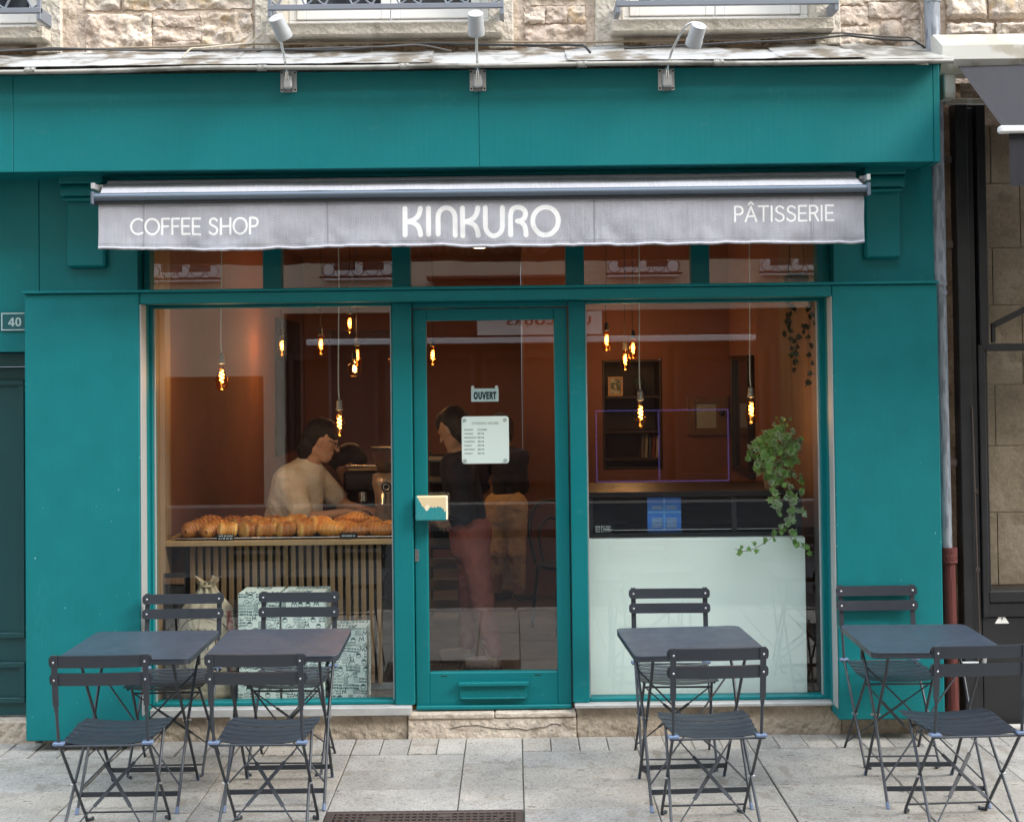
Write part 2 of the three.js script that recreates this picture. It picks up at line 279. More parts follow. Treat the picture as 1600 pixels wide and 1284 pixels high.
// ---------------------------------------------------------------- the stone building above the shop
function rough(w, h, d, z, amp = 0.022, nx = 16, ny = 10) { // rock-faced block, front towards +z, with its sides
  const f = (u, v) => {
    const e = Math.min(1, Math.min(u, 1 - u) * w / 0.012) * Math.min(1, Math.min(v, 1 - v) * h / 0.012);
    const n = (fbm(u * w * 12 + z, v * h * 15 + z, z, 4) - 0.5) * 2, r = Math.abs(fbm(u * w * 22 + z, v * h * 30, z + 9, 3) - 0.5) * 2;
    return d * (0.3 + 0.7 * Math.sqrt(e)) + amp * (0.25 + 0.75 * e) * (n * 1.6 - r * 1.1) + 0.006;
  };
  const jit = (t, s, k) => t + (fbm(s * 9 + z, k, z + 3, 2) - 0.5) * 0.02;
  const front = grid(nx, ny, (u, v) => { const x = (u - 0.5) * w, y = (v - 0.5) * h, ex = Math.abs(u - 0.5) > 0.499, ey = Math.abs(v - 0.5) > 0.499; return [ex ? jit(x, v, 1) : x, ey ? jit(y, u, 5) : y, f(u, v), x + z * 0.37, y + z * 0.21]; });
  const p = front.attributes.position, side = [], row = (i, j) => [p.getX(j * (nx + 1) + i), p.getY(j * (nx + 1) + i), p.getZ(j * (nx + 1) + i)];
  const ring = []; for (let i = 0; i <= nx; i++) ring.push(row(i, 0)); for (let j = 1; j <= ny; j++) ring.push(row(nx, j)); for (let i = nx - 1; i >= 0; i--) ring.push(row(i, ny)); for (let j = ny - 1; j > 0; j--) ring.push(row(0, j));
  for (let i = 0; i < ring.length; i++) { const a = ring[i], b = ring[(i + 1) % ring.length], a0 = [a[0], a[1], -0.03], b0 = [b[0], b[1], -0.03]; side.push(...a, ...a0, ...b, ...b, ...a0, ...b0); }
  const sg = new THREE.BufferGeometry(); sg.setAttribute('position', new THREE.Float32BufferAttribute(side, 3)); sg.computeVertexNormals(); boxUV(sg);
  return mergeGeometries([clean(front), clean(sg)]);
}
const WX = [[-3.62, -2.552], [-1.215, -0.108], [0.625, 1.66]]; // the window openings
{
  const b = thing('stone_building', 'cream rough stone upper wall with white windows above the teal shopfront', 'building');
  // wall with window openings (z -0.35 .. 0.07)
  const pieces = []; let x = -6; for (const [a, c] of WX) { pieces.push(cb(x, a - 0.012, 3.2, 7.4, -0.35, 0.07, 0)); x = c + 0.012; } pieces.push(cb(x, 2.34, 3.2, 7.4, -0.35, 0.07, 0));
  for (const [a, c] of WX) pieces.push(cb(a - 0.012, c + 0.012, 3.2, 3.76, -0.35, 0.068, 0), cb(a - 0.012, c + 0.012, 5.755, 7.4, -0.35, 0.068, 0));
  pieces.push(cb(-6, 2.34, 7.4, 14, -0.35, 0.07, 0));
  mk('wall', pieces, M.mortar, b);
  // coursed stones: [x0, x1] runs between the window surrounds
  let sd = 1;
  const st = (x0, x1, y0, y1, d = 0.03, m, amp = 0.022) => { d *= 0.3; amp *= 0.9; sd += 1.7; const o = mk('stone', rough(x1 - x0 - 0.004, y1 - y0 - 0.004, d, sd, amp, Math.max(6, Math.round((x1 - x0) * 110)), Math.max(5, Math.round((y1 - y0) * 100))), m || M.stone[Math.floor(rnd() * 3)], b); o.position.set((x0 + x1) / 2, (y0 + y1) / 2, 0.07); return o; };
  const runs = [[-2.29, -1.385], [0.085, 0.42], [1.79, 2.23]];
  st(-2.29, -1.93, 3.7, 3.925, 0.04, M.stone[0], 0.03); st(-1.93, -1.67, 3.85, 3.915, 0.035, M.stone[1]); st(-1.93, -1.66, 3.775, 3.85, 0.035, M.stone[0]); st(-1.93, -1.67, 3.7, 3.775, 0.03, M.stone[1]); st(-1.665, -1.385, 3.7, 3.925, 0.04, M.stone[2], 0.03);
  st(0.085, 0.42, 3.71, 3.84, 0.035, M.stone[1]); st(0.085, 0.2, 3.845, 3.94, 0.03, M.stone[0]); st(0.2, 0.32, 3.845, 3.94, 0.04, M.stone[0]); st(0.32, 0.42, 3.845, 3.94, 0.03, M.stone[2]);
  st(1.79, 2.02, 3.71, 3.81, 0.03, M.stone[2], 0.012); st(1.79, 1.95, 3.82, 3.92, 0.03, M.stone[0], 0.012); st(1.95, 2.23, 3.85, 3.94, 0.03, M.stone[1]); st(2.13, 2.23, 3.68, 3.85, 0.035, M.stone[1]); st(1.79, 1.93, 3.925, 4.05, 0.03, M.stone[0]); st(1.93, 2.23, 3.945, 4.05, 0.03, M.stone[1]);
  for (const [a, c] of runs) for (const [y0, y1] of a > 1.7 ? [[4.06, 4.26], [4.27, 4.5], [4.51, 4.74]] : [[3.945, 4.15], [4.16, 4.36], [4.37, 4.6]]) { let xx = a; while (xx < c - 0.01) { let w = rr(0.17, 0.36); if (xx + w > c - 0.12) w = c - xx; st(xx, xx + w, y0, y1, rr(0.025, 0.04)); xx += w; } }
  // round boss stone by the downpipe
  const boss = mk('round_stone', lathe([[0, 0.05], [0.03, 0.048], [0.05, 0.04], [0.062, 0.02], [0.064, -0.02]], 22).rotateX(Math.PI / 2), M.stone[1], b); boss.position.set(2.075, 3.775, 0.075);
  // small rubble under the sills and along the flashing
  for (const [a, c] of [[-1.3, 0.0], [0.5, 1.75], [-2.9, -2.3]]) { let xx = a; while (xx < c) { const w = rr(0.07, 0.2); st(xx, xx + w, 3.675 + rr(-0.01, 0.01), 3.735 + rr(-0.012, 0.02), rr(0.01, 0.03), M.brown, 0.015); xx += w + 0.004; } }
  for (const [a, c] of [[-2.29, -1.31], [0.02, 0.5], [1.76, 2.23]]) { let xx = a; while (xx < c - 0.05) { const w = Math.min(c - xx, rr(0.1, 0.22)); st(xx, xx + w, 3.63, 3.695, rr(0.01, 0.025), M.stone[1], 0.012); xx += w; } }
  // dressed jambs, two blocks each
  for (const [a, c] of WX) for (const [x0, x1] of [[a - 0.155, a], [c, c + 0.135]]) for (const [y0, y1] of [[3.71, 4.16], [4.165, 4.7], [4.705, 5.74]]) mk('jamb_stone', cb(x0, x1, y0, y1, -0.1, 0.095 + rr(0, 0.006), 0.006), M.sillStone, b);
  for (let k = 0; k < 3; k++) {
    const [a, c] = WX[k];
    mk('window_sill', cb(a - 0.075, c + 0.078, 3.762, 3.832, -0.1, 0.2, 0.008), M.sillStone, b);
    const w = mk('window', [cb(a, c, 3.834, 3.915, -0.14, -0.07, 0.004), cb(a, a + 0.045, 3.916, 5.75, -0.14, -0.072, 0.004), cb(c - 0.045, c, 3.916, 5.75, -0.14, -0.072, 0.004), cb(a, c, 5.66, 5.749, -0.139, -0.074, 0.004)], M.white, b);
    const mid = (a + c) / 2 + (k === 1 ? 0.01 : 0);
    for (const [l, r] of [[a + 0.046, mid - 0.002], [mid + 0.002, c - 0.046]]) {
      mk('casement', [cb(l, l + 0.05, 3.92, 5.655, -0.12, -0.06, 0.004), cb(r - 0.05, r, 3.92, 5.655, -0.12, -0.06, 0.004), cb(l + 0.05, r - 0.05, 3.92, 3.985, -0.118, -0.062, 0.004), cb(l + 0.05, r - 0.05, 5.6, 5.655, -0.118, -0.062, 0.004)], M.white, w);
      mk('pane', cb(l + 0.05, r - 0.05, 3.985, 5.6, -0.095, -0.09, 0), M.darkPane, w);
    }
    // wrought iron guard rail with scrolls
    const ra = a - 0.055, rc = c + 0.085, g = mk('guard_rail', cb(ra, rc, 3.885, 3.912, 0.235, 0.262, 0.002), M.barGrey || (M.barGrey = std(0.2, 0.22, 0.26, 0.5, 0.2)), b);
    mk('hand_rail', cb(ra, rc, 4.62, 4.65, 0.23, 0.267, 0.004), M.barGrey, g);
    for (const q of [ra, rc - 0.022]) mk('bracket', [cb(q, q + 0.022, 3.85, 3.9145, 0.05, 0.258, 0.002), cb(q + 0.001, q + 0.021, 3.9, 4.622, 0.239, 0.2585, 0.002)], M.barGrey, g);
    const sc = []; const n = 5, sw = (rc - ra) / n;
    for (let i = 0; i < n; i++) {
      const cx = ra + sw * (i + 0.5);
      for (const s of [-1, 1]) { const pts = []; for (let q = 0; q <= 26; q++) { const t = q / 26, an = -Math.PI / 2 + s * 0 + t * 5.2, r = 0.062 * (1 - 0.62 * t); pts.push([cx + s * (0.066 + r * Math.cos(an) * 1), 3.975 + r * Math.sin(an), 0.248]); } sc.push(tube(pts, 0.005, 40, 6)); sc.push(tube([[cx + s * 0.07, 3.915, 0.248], [cx + s * 0.02, 4.05, 0.248], [cx + s * 0.09, 4.3, 0.248], [cx + s * 0.03, 4.62, 0.248]], 0.006, 20, 6)); }
    }
    mk('scrollwork', sc, M.barGrey, g);
  }
}
{ // lead flashing and zinc cap over the fascia
  const t = thing('zinc_flashing', 'wrinkled white metal flashing with zinc drip edge over the teal fascia', 'flashing');
  const fl = (x0, x1, lift, z) => grid(Math.round((x1 - x0) * 40), 8, (u, v) => { const x = lerp(x0, x1, u), n = fbm(x * 5 + z, v * 3, z, 4) - 0.5, m = fbm(x * 16 + z, v * 6, z + 5, 3) - 0.5; return [x, lerp(3.528, 3.7, v) + n * 0.035 * v + lift, lerp(0.52, 0.085, v ** 0.9) + n * 0.03 + m * 0.018, x, v * 0.4]; });
  let x = -4.2; for (const x1 of [-2.71, -1.42, -0.4, 0.33, 1.42, 1.83]) { mk('flashing_sheet', fl(x, x1, rr(0, 0.012), x1), M.flash, t); x = x1 - 0.03; }
  mk('flashing_sheet', fl(1.79, 2.26, 0.0, 9), M.zinc, t);
  const segs = [-4.2, -2.42, -1.25, -0.53, 0.37, 1.06, 2.25];
  for (let k = 0; k + 1 < segs.length; k++) {
    const g = grid(Math.round((segs[k + 1] - segs[k]) * 20), 10, (u, v) => { const xx = lerp(segs[k], segs[k + 1] - 0.004, u), an = -2.5 + v * 4.2, r = 0.012 + 0.003 * (fbm(xx * 3, 1, k) - 0.5), sag = 0.016 * (fbm(xx * 1.3, 4, 2, 2) - 0.5); return [xx, 3.514 + sag + r * Math.sin(an + 0.6), 0.533 + r * 1.1 * Math.cos(an + 0.6), xx, v * 0.1]; });
    mk('drip_edge', g, M.zinc, t);
    if (k) mk('drip_edge_sleeve', new THREE.CylinderGeometry(0.016, 0.016, 0.05, 14).rotateZ(Math.PI / 2).translate(segs[k], 3.514, 0.533), M.zinc, t);
  }
}
{ // slack cables along the wall above the fascia
  const cab = (pts, r, m, label) => { const P = []; for (let i = 0; i + 1 < pts.length; i++) for (let q = 0; q < 4; q++) { const a = pts[i], b = pts[i + 1], s = q / 4; P.push([lerp(a[0], b[0], s), lerp(a[1], b[1], s) + 0.035 + 0.012 * (fbm(lerp(a[0], b[0], s) * 2.2, r * 900, 3) - 0.5), lerp(a[2], b[2], s)]); } P.push(pts[pts.length - 1]); return tag(mk('cable', tube(P, r, P.length * 6, 6), m), label, 'cable', 'cables along the wall'); };
  const grey = std(0.08, 0.075, 0.07, 0.7), tan = std(0.26, 0.21, 0.15, 0.8), blk = std(0.02, 0.02, 0.022, 0.6), cream = std(0.5, 0.45, 0.36, 0.7);
  cab([[-3.2, 3.695, 0.13], [-2.3, 3.685, 0.14], [-1.3, 3.7, 0.14], [-0.4, 3.705, 0.13], [0.4, 3.69, 0.15], [1.2, 3.7, 0.13], [1.7, 3.72, 0.14]], 0.006, tan, 'uppermost tan cable running under the stone window sills');
  cab([[-3.2, 3.66, 0.24], [-2.2, 3.655, 0.26], [-1.6, 3.63, 0.3], [-0.9, 3.625, 0.3], [-0.45, 3.675, 0.22], [0.2, 3.65, 0.24], [0.3, 3.63, 0.33], [0.42, 3.6, 0.42]], 0.007, blk, 'black cable looping over the white flashing to the left of the middle lamp');
  cab([[-2.7, 3.64, 0.3], [-2.4, 3.66, 0.28], [-2.0, 3.635, 0.3], [-1.45, 3.62, 0.32], [-0.95, 3.64, 0.28], [-0.3, 3.655, 0.26]], 0.005, grey, 'thin grey cable lying low on the flashing behind the leftmost lamp');
  cab([[0.6, 3.6, 0.37], [1.1, 3.63, 0.31], [1.5, 3.66, 0.24], [1.8, 3.7, 0.18], [2.0, 3.675, 0.19], [2.22, 3.66, 0.19]], 0.006, blk, 'black cable rising from the flashing to the grey downpipe');
  cab([[1.0, 3.69, 0.16], [1.5, 3.71, 0.15], [1.78, 3.72, 0.15], [2.0, 3.7, 0.15], [2.2, 3.69, 0.15]], 0.005, grey, 'thin grey cable at the wall foot left of the downpipe');
  cab([[-1.33, 3.86, 0.12], [-1.32, 3.76, 0.14], [-1.38, 3.7, 0.16], [-1.55, 3.66, 0.25], [-1.7, 3.62, 0.34]], 0.005, cream, 'short cream cable hanging from the window sill over the flashing');
  cab([[2.16, 4.1, 0.12], [2.2, 3.95, 0.12], [2.23, 3.8, 0.12], [2.225, 3.66, 0.14]], 0.004, tan, 'thin vertical wire running down beside the downpipe');
}
{ // galvanised downpipe with its red cast-iron boot
  const t = thing('downpipe', 'grey galvanised downpipe beside the shopfront ending in a red cast-iron boot', 'downpipe', [2.28, 0, 0.13]);
  const galv = new THREE.MeshStandardMaterial({ map: tex(256, 0.5, (u, v) => mix3([0.3, 0.33, 0.37], [0.18, 0.2, 0.23], ss(0.4, 0.65, F(u, v, 9, 4, 77)))), roughness: 0.5, metalness: 0.25 });
  mk('upper_pipe', rod([0, 3.6, 0], [-0.01, 4.9, 0], 0.041, 0.041, 20), galv, t);
  mk('lower_pipe', [rod([0.03, 0.97, -0.02], [0.022, 2.42, -0.02], 0.031, 0.031, 18), rod([0.022, 2.42, -0.02], [0.015, 3.6, -0.01], 0.034, 0.036, 18)], galv, t);
  for (const y of [2.41, 2.36, 3.93]) mk('pipe_collar', new THREE.CylinderGeometry(y > 3 ? 0.045 : 0.037, y > 3 ? 0.045 : 0.037, 0.022, 18).translate(y > 3 ? 0 : 0.022, y, y > 3 ? 0 : -0.02), galv, t);
  for (const y of [1.45, 2.62, 3.08]) mk('bracket', cb(0.04, 0.1, y - 0.02, y + 0.02, -0.05, -0.03), M.iron, t);
  mk('cast_iron_boot', [rod([0.045, 0.02, -0.02], [0.04, 0.92, -0.02], 0.036, 0.034, 16), rod([0.04, 0.92, -0.02], [0.04, 1.0, -0.02], 0.046, 0.046, 16)], std(0.1, 0.018, 0.014, 0.7, 0, { bumpMap: paintBump, bumpScale: 0.01 }), t);
}
// ---------------------------------------------------------------- the teal shopfront
{
  const s = thing('shopfront', 'teal painted wooden cafe shopfront with two large windows and a glazed door', 'shopfront');
  const T = M.teal;
  // masonry base and door step
  for (const q of [cb(-1.99, -0.585, -0.05, 0.128, -0.2, 0.05, 0.006), cb(0.325, 1.75, -0.05, 0.155, -0.2, 0.05, 0.006), cb(1.75, 2.3, -0.05, 0.14, -0.2, 0.04, 0.006), cb(-2.55, -1.99, -0.05, 0.09, -0.2, 0.04, 0.006)]) mk('stone_base', q, M.plinth, s);
  const step = mk('door_step', cb(-0.582, 0.322, -0.05, 0.103, -0.15, 0.06, 0.004), M.step, s);
  mk('step_slab', [cb(-0.58, -0.118, 0.104, 0.135, -0.15, 0.068, 0.006), cb(-0.114, 0.32, 0.106, 0.136, -0.15, 0.066, 0.006)], M.step, step);
  { // crack running across the step
    const P = []; for (let i = 0; i <= 26; i++) P.push([lerp(-0.36, 0.24, i / 26), 0.055 + 0.02 * (fbm(i * 0.45, 2, 7) - 0.5) + 0.012 * Math.sin(i * 0.3), 0.0605 + 0.002 * rnd()]);
    mk('crack', tube(P, 0.0022, 80, 5), M.joint, step);
  }
  // flat side panels
  // side panels carry their own scuffs and chips
  const scuffed = (w, h, marks) => canvasTex(512, Math.round(512 * h / w / 2), (g, W, H) => {
    const im = g.createImageData(W, H); for (let j = 0; j < H; j++) for (let i = 0; i < W; i++) { const k = (j * W + i) * 4, v = 0.94 + 0.16 * (fbm(i * 0.012, j * 0.025, 5, 4) - 0.3) + 0.05 * (fbm(i * 0.2, j * 0.02, 9, 2) - 0.5); for (let q = 0; q < 3; q++) im.data[k + q] = sb(TEAL[q] * v); im.data[k + 3] = 255; } g.putImageData(im, 0, 0);
    for (const [x, y, rx, ry, n, a] of marks) for (let i = 0; i < n; i++) { const an = rr(0, 6.283), r = Math.sqrt(rnd()), px = (x + rx * r * Math.cos(an)) * W, py = (1 - y + ry * r * Math.sin(an)) * H, l = rr(2, 26); g.strokeStyle = 'rgba(150,190,190,' + a * rr(0.3, 1) + ')'; g.lineWidth = rr(0.5, 1.6); g.beginPath(); g.moveTo(px, py); g.quadraticCurveTo(px + rr(-4, 4), py - l * 0.5, px + rr(-7, 9), py - l); g.stroke(); }
    for (let i = 0; i < 26; i++) { g.fillStyle = 'rgba(205,222,220,' + rr(0.3, 0.9) + ')'; const e = rnd() < 0.4; g.beginPath(); g.ellipse(e ? (rnd() < 0.5 ? rr(0, 0.012) : rr(0.985, 1)) * W : rr(0, W), rr(0.2, 1) * H, rr(0.8, 2.2), rr(0.8, 2.4), 0, 0, 7); g.fill(); }
  });
  const panel = (x0, x1, y0, y1, marks) => { const g = cb(x0, x1, y0, y1, 0, 0.22, 0.006), p = g.attributes.position, uv = g.attributes.uv; for (let i = 0; i < p.count; i++) uv.setXY(i, (p.getX(i) - x0) / (x1 - x0), (p.getY(i) - y0) / (y1 - y0)); return mk('side_panel', g, new THREE.MeshPhysicalMaterial({ map: scuffed(x1 - x0, y1 - y0, marks), roughness: 0.58, specularIntensity: 0.55, bumpMap: tex(128, [1.5, 0.6], (u, v) => 0.5 + 0.4 * (F(u, v, 5, 4, 71) - 0.5) + 0.2 * (fbm(u * 64, v * 3, 72, 2, 64) - 0.5), false), bumpScale: 0.0022 }), s); };
  panel(-2.575, -1.968, 0.055, 2.402, [[0.15, 0.27, 0.09, 0.08, 150, 0.16], [0.75, 0.63, 0.12, 0.05, 6, 0.3], [0.6, 0.1, 0.3, 0.06, 26, 0.2]]);
  panel(1.694, 2.25, 0.118, 2.402, [[0.5, 0.55, 0.3, 0.1, 8, 0.25], [0.4, 0.06, 0.4, 0.05, 40, 0.25]]);
  mk('panel_ledge', [cb(-2.58, 2.255, 2.403, 2.418, 0.0, 0.236, 0.004)], T, s);
  mk('reveal_strip', cb(-1.967, -1.96, 0.178, 2.343, 0.12, 0.217, 0.002), M.greyStrip, s);
  mk('reveal_strip', cb(1.686, 1.693, 0.178, 2.343, 0.13, 0.217, 0.002), M.greyStrip, s);
  mk('beam', cb(-1.966, 1.692, 2.344, 2.402, -0.02, 0.215, 0.004), T, s);
  // upper wall and corbels
  for (const q of [cb(-2.53, -2.005, 2.419, 3.05, -0.05, 0.12, 0.002), cb(-4.2, -2.534, 2.1, 3.05, -0.05, 0.118, 0.002), cb(1.73, 2.27, 2.419, 3.05, -0.05, 0.12, 0.002)]) mk('upper_panel', q, T, s);
  for (const [x0, x1] of [[-2.372, -2.165], [1.888, 2.078]]) {
    const c = mk('corbel', cb(x0, x1, 2.545, 2.92, 0.12, 0.165, 0.012), T, s);
    mk('corbel_head', [cb(x0 - 0.015, x1 + 0.012, 2.985, 3.045, 0.12, 0.24, 0.006), rod([x0 - 0.012, 2.95, 0.185], [x1 + 0.01, 2.95, 0.185], 0.038, 0.038, 20), cb(x0 - 0.004, x1 + 0.002, 2.895, 2.912, 0.12, 0.215, 0.006)], T, c);
  }
  // fascia with seams, return and soffit
  const fs = mk('fascia_core', cb(-4.25, 2.19, 3.045, 3.515, -0.05, 0.4, 0.002), T, s);
  for (const [a, b] of [[-4.25, -2.5535], [-2.552, -0.1585], [-0.157, 2.178]]) mk('fascia_panel', cb(a, b, 3.018, 3.518, 0.401, 0.42, 0.0025), T, fs);
  mk('corner_trim', cb(2.18, 2.215, 3.016, 3.52, 0.1, 0.417, 0.004), T, fs);
  mk('soffit', cb(-4.25, 2.179, 3.022, 3.044, 0.0, 0.4, 0.002), T, fs);
  // transom lights
  const mull = [[-2.0, -1.963], [-1.35, -1.25], [-0.648, -0.549], [0.296, 0.396], [0.979, 1.077], [1.663, 1.73]];
  for (const [a, b] of mull) mk('transom_mullion', cb(a, b, 2.419, 3.02, -0.06, 0.03, 0.004), T, s);
  for (let k = 0; k < 5; k++) mk('transom_pane', cb(mull[k][1], mull[k + 1][0], 2.419, 3.02, -0.002, 0.0, 0).translate(0, 0, -0.01), M.pane, s).geometry = paneGeo(mull[k][1], mull[k + 1][0], 2.419, 3.02, -0.01);
  mk('header_board', cb(-2.004, 1.729, 2.78, 3.021, 0.032, 0.11, 0.004), T, s);
  // the two windows
  const win = (x0, x1, g0, g1, label) => {
    const w = mk('window_frame', [cb(x0, g0, 0.178, 2.343, -0.05, 0.03, 0.004), cb(g1, x1, 0.178, 2.343, -0.05, 0.03, 0.004), cb(g0, g1, 0.178, 0.198, -0.05, 0.028, 0.004), cb(g0, g1, 2.328, 2.343, -0.05, 0.028, 0.003)], T, s); w.userData.label = label;
    const p = mk('pane', cb(g0, g1, 0.2, 2.3, 0, 0.001, 0), M.pane, w); p.geometry = paneGeo(g0, g1, 0.198, 2.328, -0.01);
    for (const q of [cb(g0, g0 + 0.008, 0.198, 2.328, -0.004, 0.012, 0.001), cb(g1 - 0.008, g1, 0.198, 2.328, -0.004, 0.012, 0.001)]) mk('glazing_bead', q, M.greyStrip, w);
    return w;
  };
  win(-1.994, -0.652, -1.952, -0.656, 'left window frame'); win(0.394, 1.73, 0.398, 1.665, 'right window frame');
  mk('metal_sill', cb(-1.965, -0.562, 0.131, 0.176, -0.1, 0.085, 0.004), M.aluSill, s);
  mk('metal_sill', cb(0.314, 1.738, 0.157, 0.177, -0.1, 0.085, 0.004), M.aluSill, s);
  // door posts and door
  mk('door_post', cb(-0.65, -0.545, 0.177, 2.343, -0.06, 0.045, 0.004), T, s);
  mk('door_post', cb(0.308, 0.396, 0.178, 2.343, -0.06, 0.045, 0.004), T, s);
  mk('door_head', cb(-0.544, 0.307, 2.315, 2.3435, -0.06, 0.02, 0.003), T, s);
  const d = mk('door', [cb(-0.541, -0.468, 0.142, 2.311, -0.05, 0.008, 0.005), cb(0.228, 0.303, 0.142, 2.311, -0.05, 0.008, 0.005), cb(-0.468, 0.228, 0.142, 0.338, -0.05, 0.006, 0.004), cb(-0.468, 0.228, 2.245, 2.311, -0.05, 0.006, 0.004)], T, s);
  const dp = mk('door_pane', cb(-0.468, 0.228, 0.338, 2.245, 0, 0.001, 0), M.pane, d); dp.geometry = paneGeo(-0.468, 0.228, 0.338, 2.245, -0.02);
  mk('weather_bar', cb(-0.54, 0.302, 0.143, 0.165, 0.008, 0.03, 0.005), T, d);
  mk('letter_slot', [cb(-0.312, 0.07, 0.27, 0.29, 0.006, 0.038, 0.003), cb(-0.305, 0.06, 0.196, 0.269, 0.006, 0.018, 0.003), cb(-0.295, 0.05, 0.2, 0.208, 0.018, 0.032, 0.002)], T, d);
  for (const x of [-0.39, 0.12]) mk('drain_slot', cb(x - 0.018, x + 0.018, 0.318, 0.323, 0.004, 0.0075, 0.001), M.dark, d);
  mk('lock_plate', [cb(-0.541, -0.518, 0.94, 1.005, 0.008, 0.014, 0.002), new THREE.CylinderGeometry(0.008, 0.008, 0.012, 14).rotateX(Math.PI / 2).translate(-0.529, 0.972, 0.016)], M.chrome, d);
  // square wooden pull block with flaking paint
  const peel = canvasTex(256, 200, (g, w, h) => {
    g.fillStyle = '#1c8286'; g.fillRect(0, 0, w, h); g.fillStyle = '#d8c29a'; g.beginPath(); g.moveTo(0, 0); g.lineTo(w, 0); g.lineTo(w, 120);
    const n = 40; for (let i = 0; i <= n; i++) { const x = w - i / n * w; const y = x > 70 ? 92 + 26 * (vn(i * 0.8, 3, 1) - 0.5) + 16 * (vn(i * 2.1, 7, 2) - 0.5) + (x > 225 ? 40 : 0) : lerp(0, 92, ss(0, 75, x)) + 20 * (vn(i * 1.3, 9, 4) - 0.5); g.lineTo(x, y); } g.closePath(); g.fill();
    g.fillStyle = '#e9dcc0'; g.beginPath(); g.ellipse(95, 92, 16, 26, 0.3, 0, 7); g.fill(); g.fillRect(244, 0, 12, h * 0.96);
    g.fillStyle = '#d8c29a'; for (let i = 0; i < 60; i++) { g.fillRect(rr(0, w), rr(90, h), rr(1, 5), rr(1, 3)); }
  });
  const hb = cb(-0.53, -0.357, 1.168, 1.3, 0.03, 0.085, 0.006); { const p = hb.attributes.position, uv = hb.attributes.uv; for (let i = 0; i < p.count; i++) uv.setXY(i, (p.getX(i) + 0.53) / 0.173, (p.getY(i) - 1.168) / 0.132); }
  const ph = mk('pull_handle', hb, new THREE.MeshStandardMaterial({ map: peel, roughness: 0.7 }), d); ph.userData.label = 'square pull block with flaking teal paint';
  mk('handle_stub', cb(-0.52, -0.48, 1.2, 1.27, 0.006, 0.03), T, ph);
}
function paneGeo(x0, x1, y0, y1, z) { const g = new THREE.PlaneGeometry(x1 - x0, y1 - y0); g.translate((x0 + x1) / 2, (y0 + y1) / 2, z); return clean(g); }

